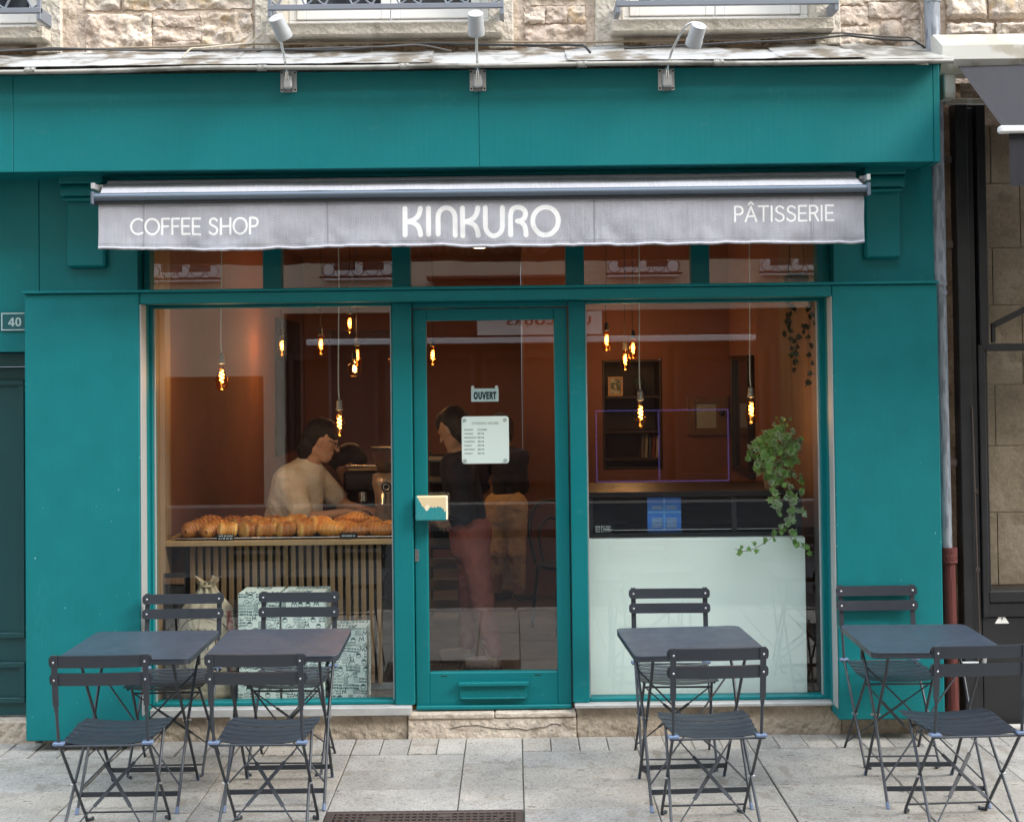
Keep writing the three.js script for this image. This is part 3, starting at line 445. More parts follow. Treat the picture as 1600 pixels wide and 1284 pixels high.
// ---------------------------------------------------------------- awning
{
  const t = thing('awning', 'grey fabric awning with white lettering folded in under the teal fascia', 'awning');
  t.position.z = -0.055; t.scale.x = 1.008;
  const x0 = -2.085, x1 = 1.79, W = x1 - x0, y1 = 2.85;
  // lettering drawn as strokes
  const let_ = { // unit box 0..1 wide, 0 (base) .. 1 (top)
    C: [0.92, (p) => { p.arc(0.56, 0.5, 0.5, -0.95, 0.95, 1); }], O: [1.06, (p) => { p.el(0.53, 0.5, 0.48, 0.5); }], F: [0.62, (p) => { p.l(0.08, 0, 0.08, 1, 0.58, 1); p.l(0.08, 0.5, 0.5, 0.5); }], E: [0.66, (p) => { p.l(0.6, 0, 0.08, 0, 0.08, 1, 0.6, 1); p.l(0.08, 0.5, 0.54, 0.5); }],
    S: [0.7, (p) => { p.c(0.6, 0.86, 0.46, 1.06, 0.1, 1.04, 0.1, 0.75); p.c(0.1, 0.75, 0.1, 0.5, 0.62, 0.55, 0.62, 0.26); p.c(0.62, 0.26, 0.62, -0.05, 0.2, -0.07, 0.06, 0.15); }], H: [0.84, (p) => { p.l(0.08, 0, 0.08, 1); p.l(0.76, 0, 0.76, 1); p.l(0.08, 0.5, 0.76, 0.5); }], P: [0.68, (p) => { p.l(0.08, 0, 0.08, 1); p.l(0.08, 1, 0.34, 1); p.c(0.34, 1, 0.72, 1, 0.72, 0.46, 0.34, 0.46); p.l(0.34, 0.46, 0.08, 0.46); }],
    'Â': [0.84, (p) => { p.l(0.04, 0, 0.42, 1, 0.8, 0); p.l(0.17, 0.34, 0.67, 0.34); p.l(0.26, 1.15, 0.42, 1.3, 0.58, 1.15); }], T: [0.72, (p) => { p.l(0.02, 1, 0.7, 1); p.l(0.36, 1, 0.36, 0); }], I: [0.22, (p) => { p.l(0.1, 0, 0.1, 1); }], R: [0.7, (p) => { p.l(0.08, 0, 0.08, 1); p.l(0.08, 1, 0.34, 1); p.c(0.34, 1, 0.7, 1, 0.7, 0.5, 0.34, 0.5); p.l(0.34, 0.5, 0.08, 0.5); p.l(0.38, 0.5, 0.66, 0); }], ' ': [0.36, () => {}],
  };
  const big = { // heavy rounded letters of the name
    K: [0.74, (p) => { p.l(0.08, 0, 0.08, 1); p.c(0.66, 1, 0.62, 0.62, 0.4, 0.52, 0.1, 0.5); p.c(0.1, 0.5, 0.46, 0.5, 0.64, 0.36, 0.66, 0); }], I: [0.26, (p) => { p.l(0.1, 0, 0.1, 1); }], N: [0.8, (p) => { p.l(0.08, 0, 0.08, 0.62); p.c(0.08, 0.62, 0.08, 1.13, 0.72, 1.13, 0.72, 0.62); p.l(0.72, 0.62, 0.72, 0); }],
    U: [0.82, (p) => { p.l(0.08, 1, 0.08, 0.36); p.c(0.08, 0.36, 0.08, -0.13, 0.72, -0.13, 0.72, 0.36); p.l(0.72, 0.36, 0.72, 1); }], R: [0.76, (p) => { p.l(0.08, 0, 0.08, 0.62); p.c(0.08, 0.62, 0.08, 1.02, 0.3, 1, 0.4, 1); p.c(0.4, 1, 0.74, 0.98, 0.74, 0.5, 0.34, 0.5); p.c(0.34, 0.5, 0.6, 0.46, 0.66, 0.3, 0.66, 0); }], O: [1.08, (p) => { p.el(0.52, 0.5, 0.48, 0.5); }],
  };
  const CW = 2048, CH = 132, px = CW / W;
  const print = canvasTex(CW, CH, (g) => {
    const im = g.createImageData(CW, CH);
    for (let j = 0; j < CH; j++) for (let i = 0; i < CW; i++) { const k = (j * CW + i) * 4, n = fbm(i * 0.5, j * 0.03, 2, 3), m = fbm(i * 0.012, j * 0.02, 8, 4), w = vn(i * 0.9, j * 0.9, 5), v = 0.83 + 0.13 * n + 0.16 * (m - 0.5) + 0.1 * (w - 0.5); im.data[k] = sb(0.5 * v); im.data[k + 1] = sb(0.505 * v); im.data[k + 2] = sb(0.56 * v); im.data[k + 3] = 255; }
    g.putImageData(im, 0, 0);
    g.strokeStyle = 'rgba(70,68,74,.55)'; g.lineWidth = 1.2; for (const x of [-1.86, -1.855, -0.93, -0.925, 0.42, 0.425, 1.53, 1.52]) { g.beginPath(); g.moveTo((x - x0) * px, 0); g.lineTo((x - x0) * px, CH); g.stroke(); }
    g.strokeStyle = 'rgba(60,58,64,.4)'; g.beginPath(); g.moveTo(0, CH - 15); g.lineTo(CW, CH - 15); g.stroke();
    const word = (text, font, xa, xb, ya, h, lw, slope, sp) => {
      let tot = 0; for (const ch of text) tot += font[ch][0] + sp; tot -= sp; const k = (xb - xa) * px / tot; let x = (xa - x0) * px; g.lineCap = g.lineJoin = 'round'; g.strokeStyle = '#fafafa'; g.lineWidth = lw * px;
      for (const ch of text) {
        const X = (u) => x + u * k, Y = (v) => CH - (ya + v * h + slope * (x / px)) * px;
        const p = { l: (...a) => { g.beginPath(); for (let i = 0; i < a.length; i += 2) g[i ? 'lineTo' : 'moveTo'](X(a[i]), Y(a[i + 1])); g.stroke(); }, c: (...a) => { g.beginPath(); g.moveTo(X(a[0]), Y(a[1])); if (a.length === 8) g.bezierCurveTo(X(a[2]), Y(a[3]), X(a[4]), Y(a[5]), X(a[6]), Y(a[7])); else g.bezierCurveTo(X(a[2]), Y(a[3]), X(a[4]), Y(a[5]), X(a[4]), Y(a[5])); g.stroke(); },
          el: (a, b, r, q) => { g.beginPath(); g.ellipse(X(a), Y(b), r * k, q * h * px, 0, 0, 7); g.stroke(); }, arc: (a, b, r, s, e) => { g.beginPath(); g.ellipse(X(a), Y(b), r * k, r * h * px, 0, -s, -e, false); g.stroke(); } };
        font[ch][1](p); x += (font[ch][0] + sp) * k;
      }
    };
    word('COFFEE SHOP', let_, -1.925, -1.275, 0.082, 0.08, 0.0105, 0.004, 0.1);
    word('KINKURO', big, -0.545, 0.252, 0.06, 0.142, 0.025, 0, 0.12);
    word('PÂTISSERIE', let_, 1.13, 1.638, 0.103, 0.076, 0.0095, 0.004, 0.1);
  });
  const H = 0.243;
  const wav = (u, v) => { const x = u * W, d = 1 - v; return d * (0.012 * (fbm(x * 2.2, 0.3 + v, 3, 3) - 0.5) * 2 + 0.006 * Math.sin(x * 9 + 1) + 0.017 * (fbm(x * 9, v * 2, 6, 3) - 0.5) * 2); };
  const val = grid(400, 16, (u, v) => { const x = lerp(x0, x1, u); return [x, y1 - H * (1 - v) + (1 - v) * (0.022 * (fbm(x * 1.4, 2, 1, 3) - 0.5) + 0.014 * (fbm(x * 11, 1, 4, 3) - 0.5)), 0.515 + wav(u, v), u, v]; });
  mk('valance', val, new THREE.MeshStandardMaterial({ map: print, roughness: 0.95, side: THREE.DoubleSide, bumpMap: tex(256, [0.02, 0.06], (u, v) => F(u, v, 20, 3, 41), false), bumpScale: 0.003 }), t);
  mk('hem', grid(300, 5, (u, v) => { const x = lerp(x0, x1, u), an = v * Math.PI * 2, w = wav(u, 0.06); return [x, y1 - H + 0.006 + 0.94 * (0.022 * (fbm(x * 1.4, 2, 1, 3) - 0.5) + 0.014 * (fbm(x * 11, 1, 4, 3) - 0.5)) + 0.008 * Math.sin(an), 0.515 + w + 0.004 * Math.cos(an), x, v * 0.05]; }), M.awning, t);
  mk('canopy_fabric', grid(160, 6, (u, v) => { const x = lerp(x0 + 0.004 - 0.03 * v, x1 - 0.012 * v, u); return [x, lerp(2.9, 2.975, v) + 0.006 * Math.sin(v * 3.1) + 0.01 * (fbm(x * 3, v * 2, 4, 3) - 0.5), lerp(0.5, 0.33, v), x, v * 0.25]; }), M.awning, t);
  const br = mk('front_bar', extr((() => { const q = new THREE.Shape(); q.absellipse(0, 0, 0.026, 0.022, 0, Math.PI * 2); return q; })(), 3.9, 0, 10).rotateY(Math.PI / 2).translate(-2.1, 2.877, 0.52), M.barBlue, t);
  mk('bar_groove', cb(-2.098, 1.798, 2.842, 2.856, 0.505, 0.528, 0.002), std(0.03, 0.033, 0.04, 0.5), br);
  for (const x of [-2.108, 1.808]) mk('end_cap', [cb(x - 0.008, x + 0.008, 2.838, 2.905, 0.49, 0.552, 0.006)], M.barBlue, t);
  mk('roller', rod([-2.1, 2.965, 0.3], [1.8, 2.965, 0.3], 0.03, 0.035, 16), M.awning, t);
  for (const x of [-2.12, 1.82]) mk('folding_arm', [bar([x, 2.94, 0.5], [x, 2.93, 0.14], 0.018, 0.03, [1, 0, 0]), cb(x - 0.02, x + 0.02, 2.9, 3.0, 0.121, 0.16, 0.003), rod([x - 0.02, 2.95, 0.4], [x + 0.025, 2.95, 0.4], 0.011, 0.011, 10)], M.alu, t);
}
// ---------------------------------------------------------------- three spot lamps on the fascia
{
  const lamp = (label, bx, by, head, pts, dir) => {
    const t = thing('spot_lamp', label, 'lamp', [bx, by, 0.42], 0, 'spot lamps on the fascia');
    const bk = mk('back_plate', cb(-0.042, 0.042, -0.055, 0.055, 0, 0.008, 0.002), M.alu, t);
    for (const [x, y] of [[-0.034, -0.044], [0.034, -0.044], [-0.034, 0.044], [0.034, 0.044]]) mk('screw', new THREE.CylinderGeometry(0.005, 0.005, 0.004, 10).rotateX(Math.PI / 2).translate(x, y, 0.009), M.dark, bk);
    mk('housing', [cb(-0.024, 0.024, -0.045, 0.03, 0.008, 0.05, 0.008), new THREE.CylinderGeometry(0.024, 0.024, 0.04, 18, 1, false, -Math.PI / 2, Math.PI).rotateX(Math.PI).translate(0, -0.04, 0.028).rotateX(0)], M.alu, t);
    mk('arm', [tube([[0, 0.02, 0.05], [0, 0.04, 0.06], ...pts, head], 0.0065, 40, 10), rod([0, 0.0, 0.045], [0, 0.05, 0.055], 0.011, 0.011, 12)], M.chrome, t);
    const d = V(...dir).normalize(), h = lathe([[0, 0], [0.034, 0], [0.0385, 0.004], [0.0385, 0.078], [0.041, 0.08], [0.041, 0.112], [0.036, 0.114], [0.034, 0.1], [0, 0.098]], 28);
    h.applyQuaternion(new THREE.Quaternion().setFromUnitVectors(UP, d)); h.translate(...head);
    mk('lamp_head', h, std(0.5, 0.52, 0.54, 0.4, 0.2), t);
  };
  lamp('grey spot lamp with straight arm, leftmost of three on the fascia', -1.133, 3.468, [0.0, 0.235, 0.36], [[0.0, 0.13, 0.18], [-0.004, 0.2, 0.29]], [0.25, -0.62, -0.55]);
  lamp('grey spot lamp with straight arm, middle one of three on the fascia', -0.16, 3.463, [0, 0.25, 0.36], [[0, 0.13, 0.18], [0, 0.21, 0.29]], [0.02, -0.65, -0.55]);
  lamp('grey spot lamp with curved arm bent sideways, rightmost of three on the fascia', 0.808, 3.455, [0.125, 0.195, 0.33], [[0.012, 0.11, 0.16], [0.055, 0.19, 0.27], [0.095, 0.212, 0.31]], [-0.16, -0.62, -0.55]);
}
// ---------------------------------------------------------------- neighbour on the left: dark door and number plate
{
  const t = thing('neighbour_door', 'dark teal panelled door at the left edge beside the cafe panel', 'door', [-3.1, 0, 0]);
  mk('leaf', cb(-0.5, 0.49, 0.13, 2.02, -0.06, -0.01, 0.004), M.tealDoor, t);
  mk('door_frame', [cb(0.491, 0.525, 0.13, 2.12, -0.08, 0.06, 0.004), cb(-0.5, 0.49, 2.021, 2.1, -0.08, 0.05, 0.006), cb(-0.5, 0.49, 2.101, 2.135, -0.08, 0.085, 0.006)], M.tealDoor, t);
  for (const [y0, y1] of [[0.2, 0.42], [0.55, 1.95]]) mk('panel_moulding', [cb(-0.4, 0.44, y0, y0 + 0.03, -0.01, 0.006), cb(-0.4, 0.44, y1 - 0.03, y1, -0.01, 0.006), cb(0.41, 0.44, y0 + 0.03, y1 - 0.03, -0.01, 0.006), cb(-0.4, -0.37, y0 + 0.03, y1 - 0.03, -0.01, 0.006)], M.tealDoor, t);
  mk('pull_plate', cb(0.452, 0.476, 0.98, 1.36, -0.01, 0.012, 0.003), M.alu, t);
  mk('wall_panel', cb(-4.5, -0.501, -0.05, 3.04, -0.2, 0.1, 0.004), M.teal, t);
  mk('threshold', cb(-0.499, 0.52, -0.05, 0.12, -0.15, 0.06, 0.01), M.step, t);
  const np = canvasTex(256, 170, (g, w, h) => { g.fillStyle = '#0f5a60'; g.fillRect(0, 0, w, h); g.strokeStyle = '#c9d6d4'; g.lineWidth = 9; g.strokeRect(10, 10, w - 20, h - 20); g.fillStyle = '#b9cccb'; g.font = 'bold 110px sans-serif'; g.textAlign = 'center'; g.textBaseline = 'middle'; g.fillText('40', w / 2, h / 2 + 4); for (let i = 0; i < 240; i++) { g.fillStyle = 'rgba(15,90,96,.7)'; g.fillRect(rr(0, w), rr(0, h), rr(1, 6), rr(1, 3)); } });
  const pg = cb(-0.076, 0.076, -0.05, 0.05, 0, 0.008, 0.002); { const p = pg.attributes.position, uv = pg.attributes.uv; for (let i = 0; i < p.count; i++) uv.setXY(i, (p.getX(i) + 0.076) / 0.152, (p.getY(i) + 0.05) / 0.1); }
  const n = mk('number_plate', pg, new THREE.MeshStandardMaterial({ map: np, roughness: 0.5 })); tag(n, 'small house number plate reading 40 above the dark door', 'number plate'); n.position.set(-2.66, 2.262, 0.12);
}
// ---------------------------------------------------------------- neighbour on the right: black shopfront and dark awning
{
  const t = thing('neighbour_shopfront', 'black framed neighbouring shopfront with stone wall at the right edge', 'shopfront', [2.34, 0, 0]);
  const B = new THREE.MeshStandardMaterial({ map: tex(256, 0.8, (u, v) => scl3([0.014, 0.0145, 0.016], 0.7 + 0.7 * F(u, v, 10, 4, 88))), roughness: 0.42 });
  M.beige = stoneMat([0.25, 0.2, 0.14], [0.3, 0.245, 0.18], [0.17, 0.13, 0.09], 14); M.beige2 = stoneMat([0.28, 0.225, 0.165], [0.24, 0.19, 0.135], [0.16, 0.125, 0.09], 15); M.beige.bumpScale = M.beige2.bumpScale = 0.003;
  mk('stone_strip', cb(-0.06, 0.12, -0.05, 3.5, -0.3, 0.03, 0.004), M.brown, t);
  const wall = mk('stone_wall', cb(0.12, 2.5, -0.05, 3.5, -0.4, -0.16, 0), M.mortar, t);
  let y = 0.75, r = 0; for (const y1 of [1.15, 1.52, 1.86, 2.3, 2.62, 2.98, 3.3]) { for (const [a, b] of r++ % 2 ? [[0.12, 0.5], [0.504, 1.2]] : [[0.12, 0.34], [0.344, 1.2]]) mk('stone_block', cb(a, b, y + 0.002, y1 - 0.002, -0.2, -0.149 + rr(0, 0.002), 0.002), r % 3 ? M.beige : M.beige2, wall); y = y1; }
  mk('black_post', [cb(0.055, 0.12, 0, 3.38, -0.1, 0.12, 0.004)], B, t);
  mk('black_post', [cb(0.124, 0.16, 0, 3.36, -0.1, 0.09, 0.004)], B, t);
  mk('black_post', [cb(0.178, 0.225, 2.05, 3.4, -0.1, 0.1, 0.004)], B, t);
  const fr = mk('window_frame', [cb(0.165, 0.2, 0.62, 2.08, -0.06, 0.1, 0.004), cb(0.2, 1.4, 2.045, 2.085, -0.06, 0.1, 0.004), cb(0.2, 1.4, 0.7, 0.76, -0.06, 0.1, 0.004), cb(0.2, 0.222, 0.76, 2.045, -0.05, 0.07, 0.003)], B, t);
  const p = mk('pane', cb(0.222, 1.4, 0.76, 2.045, 0, 0.001, 0), M.paneThin, fr); p.geometry = paneGeo(0.222, 1.4, 0.76, 2.045, 0.0);
  mk('stall_riser', cb(0.165, 1.4, 0.0, 0.618, -0.06, 0.08, 0.004), B, t);
  mk('riser_rail', cb(0.2, 1.4, 0.62, 0.698, -0.06, 0.09, 0.004), B, t);
  mk('diagonal_brace', [bar([0.26, 2.09, 0.06], [0.26, 2.19, 0.06], 0.02, 0.02, [1, 0, 0]), bar([0.255, 2.18, 0.06], [0.75, 2.42, 0.06], 0.03, 0.02, [0, 1, 0])], B, t);
  mk('bolt_rod', [rod([0.135, 0.35, 0.128], [0.115, 1.75, 0.128], 0.004), ...[0.88, 1.3, 0.4].map((q) => new THREE.TorusGeometry(0.009, 0.003, 6, 12).translate(0.127, q, 0.132))], M.iron, t);
  mk('door_bolt', [cb(0.02, 0.14, 0.38, 0.395, 0.121, 0.14), rod([0.16, 0.34, 0.1], [0.16, 0.46, 0.12], 0.012, 0.016, 10)], M.alu, t);
  const wt = canvasTex(128, 128, (g) => { g.fillStyle = '#e9e9e2'; g.fillRect(0, 0, 128, 128); g.fillStyle = '#14181d'; g.beginPath(); g.moveTo(67, 52); g.lineTo(56, 84); g.lineTo(63, 83); g.lineTo(59, 110); g.lineTo(73, 77); g.lineTo(66, 78); g.lineTo(73, 53); g.fill(); });
  const sh = new THREE.Shape(); sh.moveTo(-0.038, 0); sh.lineTo(0.038, 0); sh.lineTo(0, 0.062); const sg = extr(sh, 0.002); { const q = sg.attributes.position, uv = sg.attributes.uv; for (let i = 0; i < q.count; i++) uv.setXY(i, (q.getX(i) + 0.038) / 0.076, q.getY(i) / 0.066); }
  const ws = mk('warning_sign', sg, new THREE.MeshStandardMaterial({ map: wt, roughness: 0.5 })); tag(ws, 'small white warning triangle with lightning bolt on the black riser', 'warning sign'); ws.position.set(2.61, 0.585, 0.081);
  // pipe lying along the foot
  mk('conduit', rod([0.12, 0.045, 0.14], [1.4, 0.045, 0.14], 0.02, 0.02, 14), std(0.42, 0.4, 0.37, 0.6), t);
}
{
  const t = thing('neighbour_awning', 'dark grey awning hanging from a white box at the top right corner', 'awning', [2.34, 0, 0]);
  mk('cassette', [extr((() => { const s = new THREE.Shape(); s.moveTo(0.185, 3.5); s.lineTo(0.185, 3.72); s.lineTo(0.22, 3.72); s.lineTo(0.36, 3.63); s.lineTo(0.36, 3.56); s.lineTo(0.31, 3.5); return s; })(), 2.3, 0.003).rotateY(-Math.PI / 2).translate(2.21, 0, 0)], M.whiteDirty, t);
  mk('bracket', [cb(-0.06, 0.0, 3.37, 3.5, 0.2, 0.3, 0.006), cb(0.0, 0.6, 3.37, 3.4, 0.1, 0.14)], M.whiteDirty, t);
  const dk = new THREE.MeshStandardMaterial({ color: lin(0.055, 0.055, 0.062), map: fabricMap, roughness: 0.95, side: THREE.DoubleSide });
  mk('canopy_fabric', grid(14, 10, (u, v) => [lerp(0.0, 2.2, u), lerp(3.53, 3.1, v) + 0.008 * Math.sin(u * 9), lerp(0.33, 0.92, v), u * 2, v]), dk, t);
  mk('front_bar', cb(-0.02, 2.2, 3.07, 3.105, 0.9, 0.945, 0.008), M.white, t);
  mk('valance', grid(20, 8, (u, v) => [lerp(0.03, 2.2, u), lerp(3.07, 2.82, v), 0.92 + 0.012 * Math.sin(u * 22) * v, u * 2, v * 0.3]), dk, t);
}
{
  const t = thing('neighbour_building', 'yellowish coursed stone wall above the white awning box at the right', 'building', [2.34, 0, 0]);
  mk('wall', cb(0.001, 8, 3.5, 14, -0.4, 0.05, 0), M.mortar, t);
  let k = 0; for (const [y0, y1] of [[3.745, 3.83], [3.84, 3.99], [4.0, 4.2], [4.21, 4.42], [4.43, 4.62]]) { let x = 0.03; while (x < 1.3) { const w = k === 4 ? 0.3 : rr(0.2, 0.42); const o = mk('stone', rough(w - 0.014, y1 - y0 - 0.012, 0.035, 100 + k * 3.1, 0.02, Math.round(w * 56), 9), M.stone[[2, 0, 2, 1][k % 4]], t); o.position.set(x + w / 2, (y0 + y1) / 2, 0.05); x += w; k++; } }
}
// ---------------------------------------------------------------- folding bistro chairs and tables
function makeChair(label) { // faces +z, back at -z
  const t = thing('folding_chair', label, 'chair', [0, 0, 0], 0, 'folding metal bistro chairs on the pavement'), A = M.anth;
  const xs = 0.187;
  // two back slats, gently curved
  const slat = (y, zc) => { const s = rrect(-0.211, 0.211, -0.0255, 0.0255, 0.017), g = extr(s, 0.012, 0.0025, 5).toNonIndexed(); // finely bent
    const n = grid(24, 3, (u, v) => [0, 0, 0]); void n; const p = g.attributes.position; for (let i = 0; i < p.count; i++) { const x = p.getX(i); p.setZ(i, p.getZ(i) - 0.006 + 0.14 * (x * x) - 0.0035); } g.translate(0, y, zc); g.computeVertexNormals(); return g; };
  const curved = (y, zc) => { // slat built from a fine outline so that it bends smoothly
    const N = 36, top = [], out = []; for (let i = 0; i <= N; i++) { const x = 0.211 * Math.sin((i / N - 0.5) * Math.PI), e = 0.211 - Math.abs(x), r = 0.018, h = 0.0255 - (e < r ? r - Math.sqrt(Math.max(0, r * r - (r - e) ** 2)) : 0); top.push([x, h]); }
    const Z = (x) => 0.2 * x * x - 0.0085, F2 = 0.006; const q = (a, b, c, d) => out.push(...a, ...b, ...c, ...a, ...c, ...d);
    for (let i = 0; i < N; i++) { const [xa, ha] = top[i], [xb, hb] = top[i + 1], za = Z(xa), zb = Z(xb);
      q([xa, -ha, za + F2], [xb, -hb, zb + F2], [xb, hb, zb + F2], [xa, ha, za + F2]); q([xb, -hb, zb - F2], [xa, -ha, za - F2], [xa, ha, za - F2], [xb, hb, zb - F2]);
      q([xa, ha, za + F2], [xb, hb, zb + F2], [xb, hb, zb - F2], [xa, ha, za - F2]); q([xa, -ha, za - F2], [xb, -hb, zb - F2], [xb, -hb, zb + F2], [xa, -ha, za + F2]); }
    const g = new THREE.BufferGeometry(); g.setAttribute('position', new THREE.Float32BufferAttribute(out, 3)); g.computeVertexNormals(); g.rotateX(-0.1); g.translate(0, y, zc); return boxUV(g);
  };
  void slat;
  const backs = [[0.797, -0.232], [0.722, -0.223]];
  for (const [y, z] of backs) { const b = mk('back_slat', curved(y, z), A, t); for (const s of [-1, 1]) mk('rivet', new THREE.SphereGeometry(0.0058, 10, 6).scale(1, 1, 0.5).translate(s * xs, y, z + 0.007), M.rivet, b), mk('rivet', new THREE.SphereGeometry(0.0045, 10, 6).scale(1, 1, 0.5).translate(s * xs, y, z - 0.0225), M.rivet, b); }
  for (const s of [-1, 1]) {
    // back upright (flat) turning into the round rod that reaches the front foot
    mk('upright', [bar([s * xs, 0.826, -0.2455], [s * xs, 0.61, -0.222], 0.025, 0.006, [1, 0, 0]), bar([s * xs, 0.612, -0.2215], [s * (xs - 0.002), 0.585, -0.219], 0.016, 0.008, [1, 0, 0]), rod([s * (xs - 0.002), 0.59, -0.2195], [s * (xs - 0.002), 0.452, -0.195], 0.0065)], A, t);
    mk('front_leg', [...wire([[s * (xs - 0.002), 0.452, -0.195], [s * (xs - 0.004), 0.03, 0.155], [s * (xs - 0.004), 0.008, 0.165], [s * (xs - 0.022), 0.0075, 0.185]], 0.0068), new THREE.SphereGeometry(0.0085, 8, 6).translate(s * (xs - 0.024), 0.0085, 0.186)], A, t);
    mk('rear_leg', rod([s * (xs - 0.022), 0.435, 0.15], [s * (xs + 0.004), 0.0, -0.185], 0.0066), A, t);
    mk('pivot', rod([s * (xs - 0.02), 0.222, -0.012], [s * (xs + 0.008), 0.222, -0.012], 0.005), M.rivet, t);
    mk('seat_clip', cb(s * (xs + 0.02), s * (xs - 0.026), 0.443, 0.456, -0.212, -0.182, 0.003), M.clip, t);
    mk('seat_rail', [tube([[s * 0.165, 0.445, -0.19], [s * 0.17, 0.432, -0.02], [s * 0.172, 0.437, 0.19]], 0.006, 16, 8)], A, t);
  }
  // six bent seat slats
  for (let k = 0; k < 6; k++) {
    const z0 = -0.178 + k * 0.0655, w = 0.054, half = 0.178 + 0.0055 * k + (k === 5 ? -0.012 : 0), yb = 0.4525 - 0.0035 * Math.sin(k / 5 * Math.PI) - (k === 5 ? 0.004 : 0);
    const g = []; const N = 14, out = []; const Y = (x) => yb - 0.016 + 0.016 * (x / half) ** 2, q = (a, b, c, d) => out.push(...a, ...b, ...c, ...a, ...c, ...d), T = 0.0035;
    for (let i = 0; i < N; i++) { const xa = lerp(-half, half, i / N), xb = lerp(-half, half, (i + 1) / N), ya = Y(xa), y2 = Y(xb), e = (x) => (half - Math.abs(x) < 0.012 ? 0.01 * (k === 5 ? 1 : 0.25) : 0), z1 = z0 + w;
      q([xa, ya, z1 - e(xa)], [xb, y2, z1 - e(xb)], [xb, y2, z0], [xa, ya, z0]); q([xa, ya - T, z0], [xb, y2 - T, z0], [xb, y2 - T, z1 - e(xb)], [xa, ya - T, z1 - e(xa)]); q([xa, ya - T, z1 - e(xa)], [xb, y2 - T, z1 - e(xb)], [xb, y2, z1 - e(xb)], [xa, ya, z1 - e(xa)]); q([xb, y2 - T, z0], [xa, ya - T, z0], [xa, ya, z0], [xb, y2, z0]); }
    for (const s of [-1, 1]) { const x = s * half, y = Y(x), a = [x, y, z0], b = [x, y, z0 + w], c = [x, y - T, z0 + w], d = [x, y - T, z0]; if (s > 0) q(a, b, c, d); else q(d, c, b, a); }
    const ge = new THREE.BufferGeometry(); ge.setAttribute('position', new THREE.Float32BufferAttribute(out, 3)); ge.computeVertexNormals(); g.push(boxUV(ge));
    const m = mk('seat_slat', g, A, t); for (const s of [-1, 1]) mk('rivet', new THREE.SphereGeometry(0.0036, 8, 5).scale(1, 0.4, 1).translate(s * 0.166, Y(0.166) + 0.0003, z0 + w / 2), M.rivetDark, m);
  }
  mk('seat_bar', rod([-0.2, 0.439, -0.2], [0.2, 0.439, -0.2], 0.0048), A, t);
  mk('front_stretcher', rod([-0.183, 0.05, 0.139], [0.183, 0.05, 0.139], 0.0042), A, t);
  mk('rear_stretcher', rod([-0.168, 0.4, 0.124], [0.168, 0.4, 0.124], 0.005), A, t);
  // cross brace between the rear legs: rods with flattened middles
  for (const s of [-1, 1]) {
    const a = V(s * -0.165, 0.405, 0.125), b = V(s * 0.188, 0.03, -0.165), d = (k) => a.clone().lerp(b, k).add(V(0, 0, s * 0.004));
    mk('cross_brace', [rod(d(0), d(0.3), 0.0035), rod(d(0.68), d(1), 0.0035), bar(d(0.29).toArray(), d(0.69).toArray(), 0.016, 0.003, [0, 0.8, 0.6])], A, t);
  }
  return t;
}
function makeTable(label) {
  const t = thing('folding_table', label, 'table', [0, 0, 0], 0, 'square folding metal tables on the pavement'), A = M.anth, h = 0.301;
  mk('table_top', extr(rrect(-h, h, -h, h, 0.035), 0.006, 0.002, 6).rotateX(-Math.PI / 2).translate(0, 0.704, 0), M.anthSheen, t);
  const hole = rrect(-h + 0.003, h - 0.003, -h + 0.003, h - 0.003, 0.033), outer = rrect(-h, h, -h, h, 0.035); outer.holes.push(hole);
  mk('table_rim', extr(outer, 0.021, 0, 6).rotateX(-Math.PI / 2).translate(0, 0.6825, 0), A, t);
  const X = 0.225;
  for (const s of [-1, 1]) {
    mk('front_leg', wire([[s * X, 0.0, 0.235], [s * (X - 0.004), 0.36, 0.01], [s * (X + 0.002), 0.56, -0.12], [s * (X + 0.002), 0.6, -0.165], [s * (X + 0.002), 0.63, -0.16], [s * (X + 0.002), 0.7, -0.2]], 0.0072), A, t);
    mk('rear_leg', wire([[s * (X - 0.018), 0.0, -0.235], [s * (X - 0.018), 0.36, 0.01], [s * (X - 0.018), 0.575, 0.16], [s * (X - 0.016), 0.7, 0.235]], 0.0072), A, t);
    mk('pivot', rod([s * (X - 0.03), 0.36, 0.01], [s * (X + 0.012), 0.36, 0.01], 0.006), M.rivet, t);
    mk('hook', [cb(s * (X + 0.003), s * (X + 0.013), 0.575, 0.64, -0.17, -0.145, 0.003)], M.black, t);
    for (const [z, x] of [[0.235, X], [-0.235, X - 0.018]]) mk('foot_cap', rod([s * x, 0.0, z + Math.sign(z) * 0.001], [s * x, 0.026, z * 0.94], 0.0085), M.clip, t);
  }
  mk('cross_bar', cb(-X, X, 0.062, 0.085, 0.181, 0.185, 0.001), A, t);
  mk('cross_bar', cb(-X + 0.016, X - 0.016, 0.055, 0.078, -0.191, -0.187, 0.001), A, t);
  mk('top_rail', [rod([-X, 0.69, -0.195], [X, 0.69, -0.195], 0.006), rod([-X, 0.69, 0.23], [X, 0.69, 0.23], 0.006)], A, t);
  for (const s of [-1, 1]) mk('cross_brace', rod([s * -X, 0.1, 0.171 + s * 0.004], [s * X, 0.55, -0.112 + s * 0.004], 0.0042), A, t);
  return t;
}
